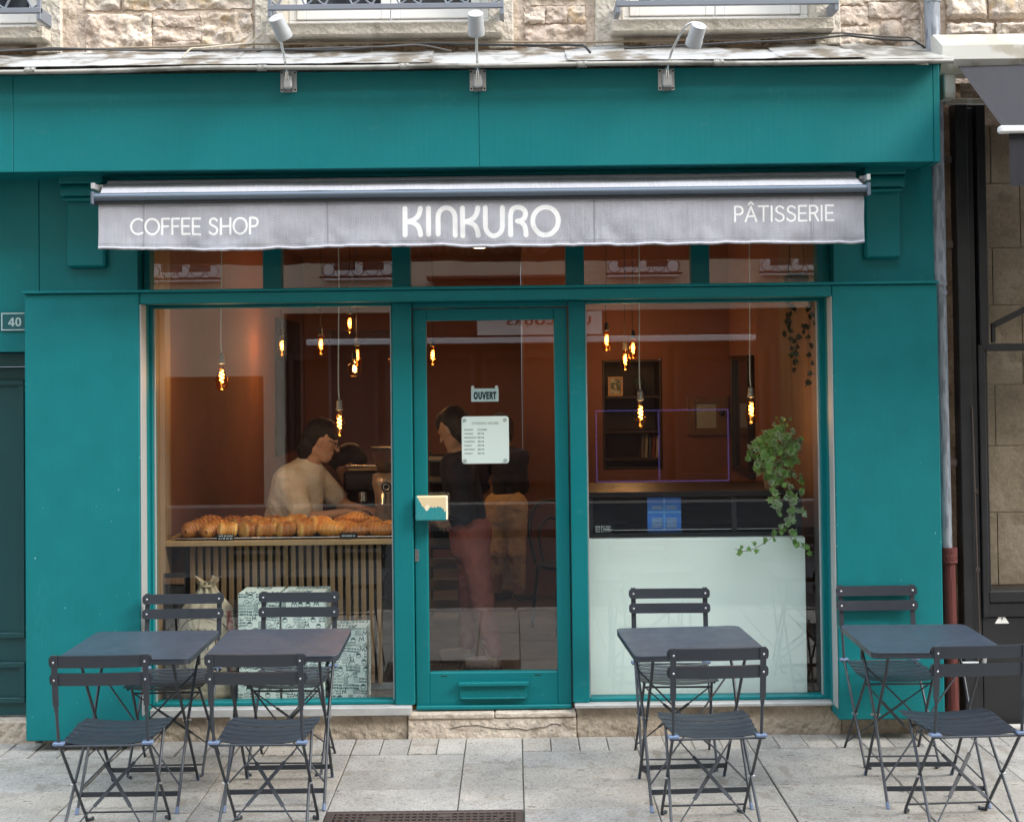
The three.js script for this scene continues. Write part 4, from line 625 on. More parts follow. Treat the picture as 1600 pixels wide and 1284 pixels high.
{
  const near = 1.425, far = 0.49;
  const c0 = makeChair('near folding chair with its back to us, leftmost on the pavement');
  c0.position.set(-1.722, 0, near); c0.rotation.y = Math.PI + 0.02;
  dup(c0, [-1.068, 0, near + 0.015], Math.PI - 0.02, 'near folding chair with its back to us, in front of the printed boxes');
  dup(c0, [0.828, 0, near], Math.PI + 0.035, 'near folding chair with its back to us, in front of the white panel');
  dup(c0, [1.905, 0, near + 0.01], Math.PI + 0.06, 'near folding chair with its back to us, at the right edge of the picture');
  dup(c0, [-1.73, 0, far], 0.02, 'folding chair facing us against the left window corner, in front of the sack');
  dup(c0, [-1.138, 0, far - 0.01], -0.03, 'folding chair facing us in front of the printed boxes');
  dup(c0, [0.802, 0, far], -0.02, 'folding chair facing us in front of the white window panel');
  dup(c0, [1.893, 0, far - 0.01], 0.0, 'folding chair facing us against the right teal panel');
  const t0 = makeTable('square grey folding table, leftmost, in front of the left teal panel');
  t0.position.set(-1.758, 0, 0.94); t0.rotation.y = 0;
  dup(t0, [-1.103, 0, 0.925], 0.02, 'square grey folding table touching another one, in front of the printed boxes');
  dup(t0, [0.81, 0, 0.985], 0.06, 'square grey folding table standing in front of the white window panel');
  dup(t0, [1.885, 0, 0.99], -0.02, 'square grey folding table, rightmost, in front of the right teal panel');
}
// ---------------------------------------------------------------- the room behind the glass
struct('room_floor', cb(-2.14, 1.87, -0.05, 0.148, -6.6, -0.1, 0), M.floorIn);
struct('room_ceiling', cb(-2.14, 1.87, 3.052, 3.2, -6.6, -0.052, 0), M.ceil);
struct('room_wall_left', cb(-2.14, -2.01, 0.149, 3.051, -6.6, -0.062, 0), M.terra);
struct('room_wall_right', cb(1.745, 1.87, 0.149, 3.051, -3.42, -0.062, 0), M.terra);
struct('room_wall_back', [cb(-2.009, -1.78, 0.149, 3.051, -5.6, -5.4, 0), cb(-0.95, 0.09, 0.149, 3.051, -5.6, -5.4, 0), cb(-1.78, -0.95, 2.35, 3.051, -5.598, -5.402, 0), cb(-2.009, 0.09, 0.149, 3.051, -6.6, -6.5, 0)], M.terra);
{ // right part of the back wall with a recess for shelves
  const z0 = -3.42, z1 = -3.3;
  struct('room_wall_middle', [cb(0.091, 0.72, 0.149, 3.051, z0, z1, 0), cb(1.2, 1.744, 0.149, 3.051, z0, z1, 0), cb(0.72, 1.2, 0.149, 1.15, z0, z1 - 0.002, 0), cb(0.72, 1.2, 2.03, 3.051, z0, z1 - 0.002, 0), cb(0.091, 0.2, 0.149, 3.05, -5.4, z0 - 0.001, 0), cb(0.7, 1.22, 1.13, 2.05, -3.72, -3.68, 0)], M.terra);
  M.shelf = std(0.03, 0.018, 0.013, 0.6);
  const t = thing('wall_shelf', 'dark recessed wall shelf with three boards on the back wall', 'shelf', [0.96, 0, -3.4]);
  mk('case', [cb(-0.238, -0.22, 1.152, 2.028, -0.27, 0.094), cb(0.22, 0.238, 1.152, 2.028, -0.27, 0.094), cb(-0.22, 0.22, 1.152, 2.028, -0.275, -0.26), cb(-0.22, 0.22, 2.01, 2.028, -0.26, 0.092), cb(-0.22, 0.22, 1.152, 1.17, -0.26, 0.092)], M.shelf, t);
  for (const y of [1.72, 1.44, 1.22]) mk('shelf_board', cb(-0.219, 0.219, y, y + 0.02, -0.259, 0.085), M.shelf, t);
  const cols = [[0.12, 0.1, 0.09], [0.3, 0.27, 0.2], [0.05, 0.06, 0.08], [0.2, 0.05, 0.03], [0.35, 0.3, 0.22]];
  ['dark grey', 'cream', 'navy', 'red', 'beige'].forEach((c, k) => { const h = [0.17, 0.19, 0.16, 0.185, 0.175][k], b = thing('book', 'thin upright ' + c + ' book on the dark wall shelf', 'book', [1.03 + k * 0.03, 1.2401, -3.4], 0, 'books on the wall shelf'); b.rotation.z = -0.05; mk('cover', [cb(0, 0.003, 0, h, -0.1, 0.03), cb(0.019, 0.022, 0, h, -0.1, 0.03), cb(0.003, 0.019, 0, h, 0.026, 0.03)], std(...cols[k], 0.6), b); mk('pages', cb(0.0032, 0.0188, 0.004, h - 0.004, -0.097, 0.0258), std(0.6, 0.55, 0.45, 0.9), b); });
  const f = thing('picture_frame', 'small white framed picture standing on the dark wall shelf', 'picture frame', [0.83, 1.7401, -3.36]);
  mk('frame', [cb(-0.06, -0.044, 0, 0.155, 0, 0.014), cb(0.044, 0.06, 0, 0.155, 0, 0.014), cb(-0.044, 0.044, 0, 0.016, 0, 0.014), cb(-0.044, 0.044, 0.139, 0.155, 0, 0.014)], std(0.55, 0.36, 0.22, 0.6), f); mk('print', cb(-0.043, 0.043, 0.017, 0.138, 0, 0.008), new THREE.MeshStandardMaterial({ map: tex(64, 0.12, (u, v) => mix3([0.5, 0.5, 0.45], [0.12, 0.14, 0.1], ss(0.45, 0.6, F(u, v, 5, 4, 3)))), roughness: 0.7 }), f);
  const p = thing('flower_pot', 'small dark plant pot on the wall shelf beside the framed picture', 'pot', [1.02, 1.7401, -3.36]); mk('pot', lathe([[0, 0], [0.03, 0], [0.042, 0.07], [0.046, 0.072], [0.046, 0.085], [0.038, 0.085], [0, 0.07]], 16), M.dark, p); mk('foliage', new THREE.IcosahedronGeometry(0.045, 1).translate(0, 0.11, 0), std(0.02, 0.04, 0.015, 0.9), p);
  const h = thing('wall_hatch', 'dark framed hatch with a pale pane on the back wall', 'hatch', [1.56, 1.575, -3.3]);
  mk('frame', [cb(-0.165, -0.1, -0.155, 0.155, 0.001, 0.03), cb(0.07, 0.165, -0.155, 0.155, 0.001, 0.03), cb(-0.1, 0.07, -0.155, -0.1, 0.001, 0.03), cb(-0.1, 0.07, 0.1, 0.155, 0.001, 0.03)], M.plank, h); mk('pane', cb(-0.1, 0.07, -0.1, 0.1, 0.001, 0.012), std(0.35, 0.38, 0.36, 0.25), h); mk('knob', new THREE.SphereGeometry(0.025, 12, 8).translate(0.11, 0.02, 0.05), M.dark, h);
}
{ // black framed mirror on the right wall, chalk board on the left wall, boards beside the window
  const m = thing('wall_mirror', 'tall black framed mirror on the right wall of the room', 'mirror', [1.744, 0, -2.62]);
  mk('frame', [cb(-0.05, -0.001, 1.16, 2.05, -0.36, -0.32), cb(-0.05, -0.001, 1.16, 2.05, 0.32, 0.36), cb(-0.05, -0.001, 1.16, 1.2, -0.32, 0.32), cb(-0.05, -0.001, 2.01, 2.05, -0.32, 0.32)], M.blackFrame, m); mk('glass', cb(-0.02, -0.002, 1.2, 2.01, -0.32, 0.32, 0), std(0.3, 0.3, 0.3, 0.05, 1), m);
  const b = thing('menu_board', 'black chalk menu board hanging on the left wall behind the barista', 'menu board', [-2.009, 0, -4.45]);
  mk('board', cb(0.001, 0.02, 1.25, 2.42, -0.6, 0.6), M.black, b);
  mk('writing', [...Array(14).keys()].map((k) => cb(0.0205, 0.0215, 2.3 - k * 0.068, 2.306 - k * 0.068, rr(-0.45, -0.2), rr(-0.1, 0.4), 0)), std(0.14, 0.13, 0.12, 0.9), b);
  const w = thing('wall_planks', 'rough brown wooden planks lining the right wall next to the window', 'planks', [1.744, 0, 0]);
  for (let k = 0; k < 7; k++) mk('plank', cb(-0.024 + rr(0, 0.008), -0.001, 0.15, 2.75, -0.1 - (k + 1) * 0.17 + 0.004, -0.1 - k * 0.17, 0.003), M.plank, w);
  const w2 = thing('wall_boards', 'pale wooden boards lining the left wall next to the window', 'planks', [-2.009, 0, 0]);
  for (let k = 0; k < 3; k++) mk('board', cb(0.001, 0.03, 0.15, 2.75, -0.08 - (k + 1) * 0.12 + 0.003, -0.08 - k * 0.12, 0.003), M.oak, w2);
}
// pastry counter in the left window
{
  const t = thing('pastry_counter', 'oak topped counter with vertical slatted front in the left window', 'counter', [0, 0, 0]);
  mk('counter_top', cb(-2.0, -0.6, 0.992, 1.022, -0.92, -0.3, 0.003), M.oakTop, t);
  mk('backing', cb(-1.9, -0.66, 0.152, 0.991, -0.9, -0.4, 0.002), M.dark, t);
  const sg = clean(cb(-0.0135, 0.0135, 0.19, 0.99, -0.012, 0.012, 0.002)); for (let k = 0; k < 27; k++) { if (k === 25) continue; inst('slat', sg, M.oak, t, [-1.845 + k * 0.0445, 0, -0.387]); }
  mk('kick_board', cb(-1.9, -0.66, 0.152, 0.189, -0.41, -0.39), std(0.12, 0.17, 0.18, 0.6), t);
  const tr = thing('baking_tray', 'long black wire baking tray carrying the pastries on the counter', 'tray');
  mk('tray_base', cb(-1.93, -0.68, 1.0225, 1.028, -0.78, -0.33, 0.002), M.black, tr); mk('tray_rim', [...wire([[-1.94, 1.034, -0.325], [-0.68, 1.034, -0.325], [-0.66, 1.036, -0.78], [-1.94, 1.036, -0.785], [-1.94, 1.034, -0.325]], 0.0035, 6)], M.chrome, tr);
  const label = (x, text, la) => { const g = thing('price_card', la, 'price card', [x, 1.024, -0.31]); const c = canvasTex(128, 48, (q) => { q.fillStyle = '#10161a'; q.fillRect(0, 0, 128, 48); q.fillStyle = '#cfd8d6'; q.font = 'bold 16px sans-serif'; q.textAlign = 'center'; for (let i = 0; i < text; i++) { let x = 14; while (x < 112) { const w = rr(4, 8); q.fillRect(x, (text > 1 ? 8 : 18) + i * 20, w, 11); x += w + (rnd() < 0.15 ? 9 : 3); } } }); const b = cb(-0.048, 0.048, 0, 0.034, -0.002, 0.002, 0.001), p = b.attributes.position, uv = b.attributes.uv; for (let i = 0; i < p.count; i++) uv.setXY(i, (p.getX(i) + 0.048) / 0.096, p.getY(i) / 0.034); mk('card', b.rotateX(-0.2), new THREE.MeshStandardMaterial({ map: c, roughness: 0.6 }), g); mk('holder', cb(-0.02, 0.02, -0.0015, 0.004, -0.02, 0.004), M.black, g); };
  label(-1.64, 2, 'small black two line price card in front of the croissants'); label(-0.94, 1, 'small black one line price card in front of the turnovers');
}
{ // pastries
  const crust = (z) => new THREE.MeshPhysicalMaterial({ color: 0xffffff, vertexColors: true, roughness: 0.38, clearcoat: 0.25, clearcoatRoughness: 0.35, bumpMap: tex(128, [0.25, 0.25], (u, v) => F(u, v, 12, 4, z), false), bumpScale: 0.0025 }), mats = [[1, 1, 1], [0.72, 0.6, 0.5], [1.0, 0.9, 0.75], [0.85, 0.78, 0.7], [0.6, 0.5, 0.42]].map((c, i) => { const m = crust(i + 1); m.color.setRGB(...c); return m; });
  const colored = (g, f) => { const p = g.attributes.position, c = new Float32Array(p.count * 3); for (let i = 0; i < p.count; i++) { const q = f(p.getX(i), p.getY(i), p.getZ(i), g.attributes.uv.getX(i), g.attributes.uv.getY(i)); c.set(q, i * 3); } g.setAttribute('color', new THREE.BufferAttribute(c, 3)); return g; };
  const gold = [0.8, 0.33, 0.035], brown = [0.45, 0.13, 0.015], pale = [0.92, 0.55, 0.15];
  const croissant = (z) => colored(grid(44, 14, (u, v) => { const a = (u - 0.5) * 2, ph = a * 3.6, rdg = Math.abs(((ph + 50) % 1) - 0.0), r = 0.034 * Math.sqrt(Math.max(0.02, 1 - Math.abs(a) ** 2.2)) * (1.12 - 0.22 * rdg), th = v * Math.PI * 2, cx = Math.sin(a * 1.25) * 0.062, cz = -(Math.cos(a * 1.25) - 1) * 0.05; return [cx + r * Math.cos(th) * Math.sin(a * 0.9) * -0.3, 0.03 + r * 0.95 * Math.sin(th), cz + r * Math.cos(th), u, v]; }), (x, y, zz, u) => { const ph = (((u - 0.5) * 2 * 3.6) + 50) % 1; return mix3(mix3(brown, gold, ss(0.05, 0.5, ph)), pale, 0.75 * ss(0.6, 0.98, ph) + 0.25 * (fbm(x * 60, zz * 60, z) - 0.5)); });
  const pain = (z) => colored(grid(40, 18, (u, v) => { const a = (u - 0.5) * 2, th = v * Math.PI * 2, e = Math.sqrt(Math.max(0, 1 - Math.abs(a) ** 8)), stp = 1 + 0.05 * Math.sign(Math.sin(a * 7)) * ss(0, 0.3, Math.abs(Math.sin(a * 7))), c = Math.cos(th), s = Math.sin(th); return [a * 0.058 + 0.004 * s, 0.032 + 0.032 * stp * (0.02 + 0.98 * e) * Math.sign(s) * Math.abs(s) ** 0.8, 0.043 * stp * (0.02 + 0.98 * e) * Math.sign(c) * Math.abs(c) ** 0.8, u, v]; }), (x, y, zz, u, v) => { const side = ss(0.5, 0.72, Math.abs(u - 0.5) * 2), seam = ss(0.85, 1, Math.abs(Math.cos((u - 0.5) * 2 * 7))); return mix3(mix3(gold, brown, 0.75 * fbm(x * 30, zz * 30, z)), pale, Math.max(side, 0.45 * seam)); });
  const turn = (z) => colored(grid(40, 16, (u, v) => { const a = (u - 0.5) * 2, th = v * Math.PI * 2, w = Math.max(0.02, 1 - a * a) ** 0.6, sc = 1 + 0.035 * Math.sin(a * 22 + Math.cos(th) * 3); return [a * 0.068, 0.026 + 0.03 * w * sc * Math.sin(th), 0.045 * w * sc * Math.cos(th) + 0.01 * a * a, u, v]; }), (x, y, zz, u, v) => { const l = 0.5 + 0.5 * Math.sin((u - 0.5) * 2 * 22 + Math.cos(v * 6.283) * 3); return mix3(mix3([0.6, 0.24, 0.04], gold, l), pale, 0.2 * fbm(x * 50, zz * 50, z)); });
  const G = { croissant: [croissant(1), croissant(2)].map(clean), chocolate_roll: [pain(1), pain(2)].map(clean), apple_turnover: [turn(1), turn(2)].map(clean) };
  const say = { croissant: 'golden ridged croissant', chocolate_roll: 'glossy brown chocolate roll', apple_turnover: 'scored oval turnover' }, rows = ['front', 'second', 'third'];
  const put = (kind, n, i, x, z, row, turnY, s = 1, y = 1.028) => {
    const o = new THREE.Mesh(G[kind][i % 2], mats[Math.floor(rnd() * 5)]); o.name = numbered(kind); o.castShadow = o.receiveShadow = true; o.position.set(x, y, z); o.rotation.set(rr(-0.06, 0.06), turnY, rr(-0.05, 0.05)); if (kind === 'chocolate_roll') o.scale.set(s * 0.78, s * 1.12, s * 1.05); else o.scale.set(s, s * rr(1.05, 1.25), s); scene.add(o);
    const th = ['first', 'second', 'third', 'fourth', 'fifth', 'sixth'][n]; tag(o, say[kind] + ', ' + th + ' from the left in the ' + rows[row] + ' row', 'pastry', kind.replace('_', ' ') + 's on the tray');
  };
  for (let r = 0; r < 3; r++) {
    const z = -0.39 - r * 0.13;
    const row = r === 0 ? [['croissant', -1.86], ['croissant', -1.755], ['chocolate_roll', -1.635], ['chocolate_roll', -1.525], ['chocolate_roll', -1.415], ['chocolate_roll', -1.305], ['chocolate_roll', -1.19], ['apple_turnover', -1.05], ['apple_turnover', -0.9], ['apple_turnover', -0.765]] : r === 1 ? [['croissant', -1.83], ['croissant', -1.725], ['chocolate_roll', -1.6], ['chocolate_roll', -1.48], ['chocolate_roll', -1.36], ['chocolate_roll', -1.23], ['chocolate_roll', -1.12], ['apple_turnover', -0.98], ['apple_turnover', -0.83], ['apple_turnover', -0.72]] : [['croissant', -1.8], ['croissant', -1.68], ['chocolate_roll', -1.55], ['chocolate_roll', -1.42], ['chocolate_roll', -1.29], ['chocolate_roll', -1.16], ['apple_turnover', -1.0], ['apple_turnover', -0.86]];
    const cnt = {}; row.forEach(([k, x], i) => { const n = cnt[k] = (cnt[k] ?? -1) + 1; put(k, n, i + r, x + rr(-0.008, 0.008), z + rr(-0.012, 0.012), r, k === 'croissant' ? 0.8 + rr(-0.4, 0.4) : k === 'chocolate_roll' ? 0.45 + rr(-0.3, 0.3) : rr(-0.3, 0.3), rr(1.18, 1.34) * (r ? 1.05 : 1)); });
  }
  put('apple_turnover', 2, 1, -0.93, -0.58, 2, 0.1, 1.1, 1.078);
  scene.children[scene.children.length - 1].userData.label = 'scored oval turnover lying on top of the other turnovers';
}
// printed boxes and coffee sack in the left window
{
  const print = (k) => canvasTex(384, 340, (g, w, h) => {
    g.fillStyle = '#d3e2dd'; g.fillRect(0, 0, w, h); g.strokeStyle = g.fillStyle = '#1f434a'; let y = 10;
    while (y < h - 14) { let x = -10 + rr(0, 10); const rh = rr(24, 36); while (x < w) { const q = rnd(), bw = rr(26, 62); g.lineWidth = 2.4; g.save(); g.translate(x, y); g.rotate(rr(-0.12, 0.12));
      if (q < 0.25) { g.font = 'bold ' + Math.round(rh * 0.42) + 'px serif'; for (let i = 0; i < 2; i++) { for (let j = 0; j < bw / 7; j++) g.fillRect(j * 7, i * rh * 0.42, rr(3, 6), rh * 0.28); } } else if (q < 0.42) { g.beginPath(); g.arc(rh * 0.45, rh * 0.4, rh * 0.36, 0, 7); g.stroke(); g.beginPath(); g.arc(rh * 0.45, rh * 0.34, rh * 0.3, 3.1, 6.3); g.fill(); } else if (q < 0.55) { g.strokeRect(0, 0, rh * 0.55, rh * 0.85); for (let j = 0; j < 4; j++) g.fillRect(3, 4 + j * rh * 0.19, rh * 0.4, rh * 0.09); } else if (q < 0.75) { for (let i = 0; i < 4; i++) { g.beginPath(); g.moveTo(0, i * rh * 0.22); g.lineTo(bw, i * rh * 0.22 + rr(-2, 2)); g.stroke(); } } else if (q < 0.88) { g.beginPath(); g.moveTo(0, rh * 0.8); g.quadraticCurveTo(bw * 0.3, -rh * 0.3, bw * 0.5, rh * 0.5); g.quadraticCurveTo(bw * 0.7, rh, bw, 0); g.stroke(); g.fillRect(bw * 0.2, rh * 0.6, bw * 0.5, 4); } else { g.beginPath(); g.moveTo(0, rh * 0.7); g.lineTo(rh * 0.2, 0); g.lineTo(rh * 0.45, rh * 0.5); g.lineTo(rh * 0.7, 0); g.lineTo(rh * 0.8, rh * 0.7); g.lineWidth = 4; g.stroke(); }
      g.restore(); x += bw + rr(1, 4); } y += rh - 3; }
  });
  const mats = [0, 1, 2].map((k) => new THREE.MeshStandardMaterial({ map: print(k), roughness: 0.6 })), tape = std(0.5, 0.55, 0.52, 0.5);
  const box = (x0, x1, y0, y1, z0, z1, k, label) => {
    const t = thing('printed_box', label, 'box', [(x0 + x1) / 2, y0, (z0 + z1) / 2], rr(-0.03, 0.03), 'printed boxes in the window'), w = (x1 - x0) / 2, h = y1 - y0, d = (z1 - z0) / 2;
    const g = cb(-w, w, 0.0008, h, -d, d, 0.003), p = g.attributes.position, uv = g.attributes.uv; for (let i = 0; i < p.count; i++) uv.setXY(i, (uv.getX(i) + 0.13 + 0.05 * k) / 0.4, (uv.getY(i) + 0.02) / 0.354); mk('carton', g, mats[k % 3], t); mats[k % 3].map.wrapS = mats[k % 3].map.wrapT = THREE.RepeatWrapping;
    mk('flap', [cb(-w + 0.002, w - 0.002, h, h + 0.0018, 0.002, d, 0), cb(-w + 0.002, w - 0.002, h, h + 0.0018, -d, -0.002, 0)], mats[k % 3], t);
  };
  const F0 = 0.1485, hh = 0.204;
  const lv = ['bottom', 'middle', 'top'];
  for (let r = 0; r < 3; r++) { box(-1.53 + r * 0.004, -1.3 + r * 0.002, F0 + r * hh, F0 + (r + 1) * hh - 0.002, -0.3, -0.09, r, lv[r] + ' printed box in the tall stack beside the sack'); box(-1.285, -1.05 + r * 0.003, F0 + r * hh, F0 + (r + 1) * hh - 0.002, -0.3, -0.09, r + 1, lv[r] + ' printed box in the middle stack of the window'); }
  for (let r = 0; r < 2; r++) box(-1.025, -0.82, F0 + r * 0.208, F0 + (r + 1) * 0.208 - 0.002, -0.31, -0.1, r + 2, ['lower', 'upper'][r] + ' printed box of the short stack nearest the door');
  void tape;
  const sack = thing('coffee_sack', 'tied burlap coffee sack with faded red print in the left window', 'sack', [-1.72, 0.149, -0.21]);
  const bm = canvasTex(512, 512, (g, w, h) => { const im = g.createImageData(w, h); for (let j = 0; j < h; j++) for (let i = 0; i < w; i++) { const k = (j * w + i) * 4, v = 0.75 + 0.2 * Math.sin(i * 0.9) * Math.sin(j * 0.9) + 0.5 * (fbm(i * 0.05, j * 0.05, 3, 4) - 0.5); im.data[k] = sb(0.72 * v); im.data[k + 1] = sb(0.63 * v); im.data[k + 2] = sb(0.46 * v); im.data[k + 3] = 255; } g.putImageData(im, 0, 0);
    g.fillStyle = 'rgba(150,30,30,.5)'; g.fillRect(330, 120, 26, 300); g.fillStyle = 'rgba(40,110,70,.45)'; g.fillRect(370, 120, 20, 300); g.strokeStyle = 'rgba(30,26,24,.7)'; g.lineWidth = 4; g.beginPath(); g.arc(250, 230, 86, 0, 7); g.stroke(); for (let i = 0; i < 5; i++) { g.beginPath(); g.moveTo(200 + i * 20, 190); g.quadraticCurveTo(215 + i * 20, 240, 195 + i * 24, 280); g.stroke(); } g.fillStyle = 'rgba(160,40,34,.7)'; g.font = 'bold 40px serif'; g.fillRect(230, 210, 50, 10); g.fillRect(240, 228, 60, 12); g.fillStyle = 'rgba(30,26,24,.75)'; g.font = 'bold 54px serif'; g.fillText('2022', 190, 395); });
  mk('bag', grid(64, 40, (u, v) => { const th = u * Math.PI * 2, y = v, pr = y < 0.08 ? 0.8 + 0.2 * Math.sin(y / 0.08 * 1.57) : y < 0.74 ? 1 + 0.08 * Math.sin((y - 0.08) * 4.8) : lerp(1.0, 0.2, ss(0.74, 0.99, y)); const n = 0.035 * (fbm(Math.cos(th) * 2 + 5, y * 6, Math.sin(th) * 2 + 5, 4) - 0.5) + (y > 0.72 ? 0.02 * Math.sin(th * 9) * (y - 0.72) * 3 : 0); return [Math.cos(th) * (0.15 * pr + n), y * 0.66, Math.sin(th) * (0.095 * pr + n), 1 - u + 0.75, v]; }), new THREE.MeshStandardMaterial({ map: bm, roughness: 0.95, bumpMap: tex(128, 0.06, (u, v) => 0.5 + 0.5 * Math.sin(u * 100.5) * Math.sin(v * 100.5), false), bumpScale: 0.002 }), sack).material.map.wrapS = THREE.RepeatWrapping;
  const burl = std(0.4, 0.32, 0.21, 0.95); for (const s of [-1, 1]) mk('tied_ear', grid(12, 8, (u, v) => { const a = (u - 0.5) * 2; return [s * (0.008 + 0.05 * v + 0.01 * Math.sin(u * 9 + v * 4)) + a * 0.022 * (0.4 + v), 0.63 + 0.05 * v + 0.014 * Math.sin(u * 7 + s), a * (0.02 + 0.02 * v) + 0.012 * Math.sin(u * 11)]; }), burl, sack); mk('cord', new THREE.TorusGeometry(0.034, 0.007, 8, 20).rotateX(Math.PI / 2).translate(0, 0.638, 0), burl, sack);
  const wl = thing('leaning_plank', 'dark plank leaning in the left window corner beside the sack', 'plank', [-1.9, 0.149, -0.22]); mk('board', bar([0, 0, 0], [-0.02, 0.7, -0.05], 0.12, 0.018, [1, 0, 0]), M.dark, wl); mk('end_cleat', cb(-0.08, 0.04, 0.64, 0.675, -0.035, -0.028), M.plank, wl);
}
// white counter front and black display case in the right window
{
  const t = thing('display_case', 'black framed glass display case on a pale mint counter in the right window', 'display case');
  const Z = -0.17;
  const mint = new THREE.MeshStandardMaterial({ color: lin(0.85, 0.96, 0.92), roughness: 0.4 });
  mk('counter_front', cb(0.405, 1.606, 0.17, 1.03, Z - 0.03, -0.115, 0.003), mint, t);
  mk('counter_body', cb(0.41, 1.6, 0.152, 1.028, -0.75, Z - 0.031, 0.002), M.dark, t);
  mk('frame', [cb(0.408, 1.602, 1.031, 1.055, -0.75, Z, 0.003), cb(0.408, 1.602, 1.255, 1.285, -0.75, Z, 0.003), cb(0.408, 0.44, 1.055, 1.255, -0.75, Z, 0.003), cb(1.57, 1.602, 1.055, 1.255, -0.75, Z, 0.003), cb(1.215, 1.24, 1.055, 1.255, Z - 0.03, Z - 0.001, 0.003)], M.blackFrame, t);
  const g = mk('front_glass', cb(0.44, 1.57, 1.055, 1.255, 0, 0.001, 0), M.paneThin, t); g.geometry = paneGeo(0.44, 1.57, 1.055, 1.255, Z - 0.012);
  mk('glass_shelf', cb(0.442, 1.568, 1.1, 1.106, -0.7, Z - 0.05, 0.001), M.paneThin, t);
  mk('back_panel', cb(0.441, 1.569, 1.056, 1.254, -0.749, -0.735, 0), M.dark, t);
  mk('shelf_lip', [cb(0.5, 1.5, 1.068, 1.073, Z - 0.03, Z - 0.022, 0.001)], M.alu, t);
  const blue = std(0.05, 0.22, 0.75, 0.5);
  const v = thing('blue_glow_panel', 'light blue poster painted for a blue glow inside the black display case', 'placeholder', [0.845, 1.056, -0.24]);  // added panel; its blue colour stands in for a glow in the glass
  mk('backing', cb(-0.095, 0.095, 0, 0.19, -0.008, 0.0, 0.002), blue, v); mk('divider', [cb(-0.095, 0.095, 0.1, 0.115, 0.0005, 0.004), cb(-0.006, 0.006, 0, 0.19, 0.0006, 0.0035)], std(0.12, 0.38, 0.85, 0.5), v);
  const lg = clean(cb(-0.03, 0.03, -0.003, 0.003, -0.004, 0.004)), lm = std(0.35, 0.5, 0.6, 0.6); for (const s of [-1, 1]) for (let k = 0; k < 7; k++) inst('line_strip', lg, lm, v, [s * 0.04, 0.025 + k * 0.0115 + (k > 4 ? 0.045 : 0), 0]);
  const c = thing('menu_card', 'small black menu card with white lines inside the display case', 'menu card', [0.5, 1.056, Z - 0.03]); const ct = canvasTex(160, 80, (q) => { q.fillStyle = '#11181b'; q.fillRect(0, 0, 160, 80); q.fillStyle = '#d7e2df'; q.font = 'bold 19px monospace'; for (let i = 0; i < 3; i++) { let x = 8; while (x < 138) { const w = rr(5, 10); q.fillRect(x, 12 + i * 23, w, 13); x += w + (rnd() < 0.2 ? 10 : 3); } } }); const bg = cb(-0.05, 0.05, 0, 0.045, -0.002, 0.002, 0.001), p = bg.attributes.position, uv = bg.attributes.uv; for (let i = 0; i < p.count; i++) uv.setXY(i, (p.getX(i) + 0.05) / 0.1, p.getY(i) / 0.045); mk('card', bg, new THREE.MeshStandardMaterial({ map: ct, roughness: 0.6 }), c); mk('holder', cb(-0.02, 0.02, -0.001, 0.004, -0.02, -0.002), M.black, c);
}
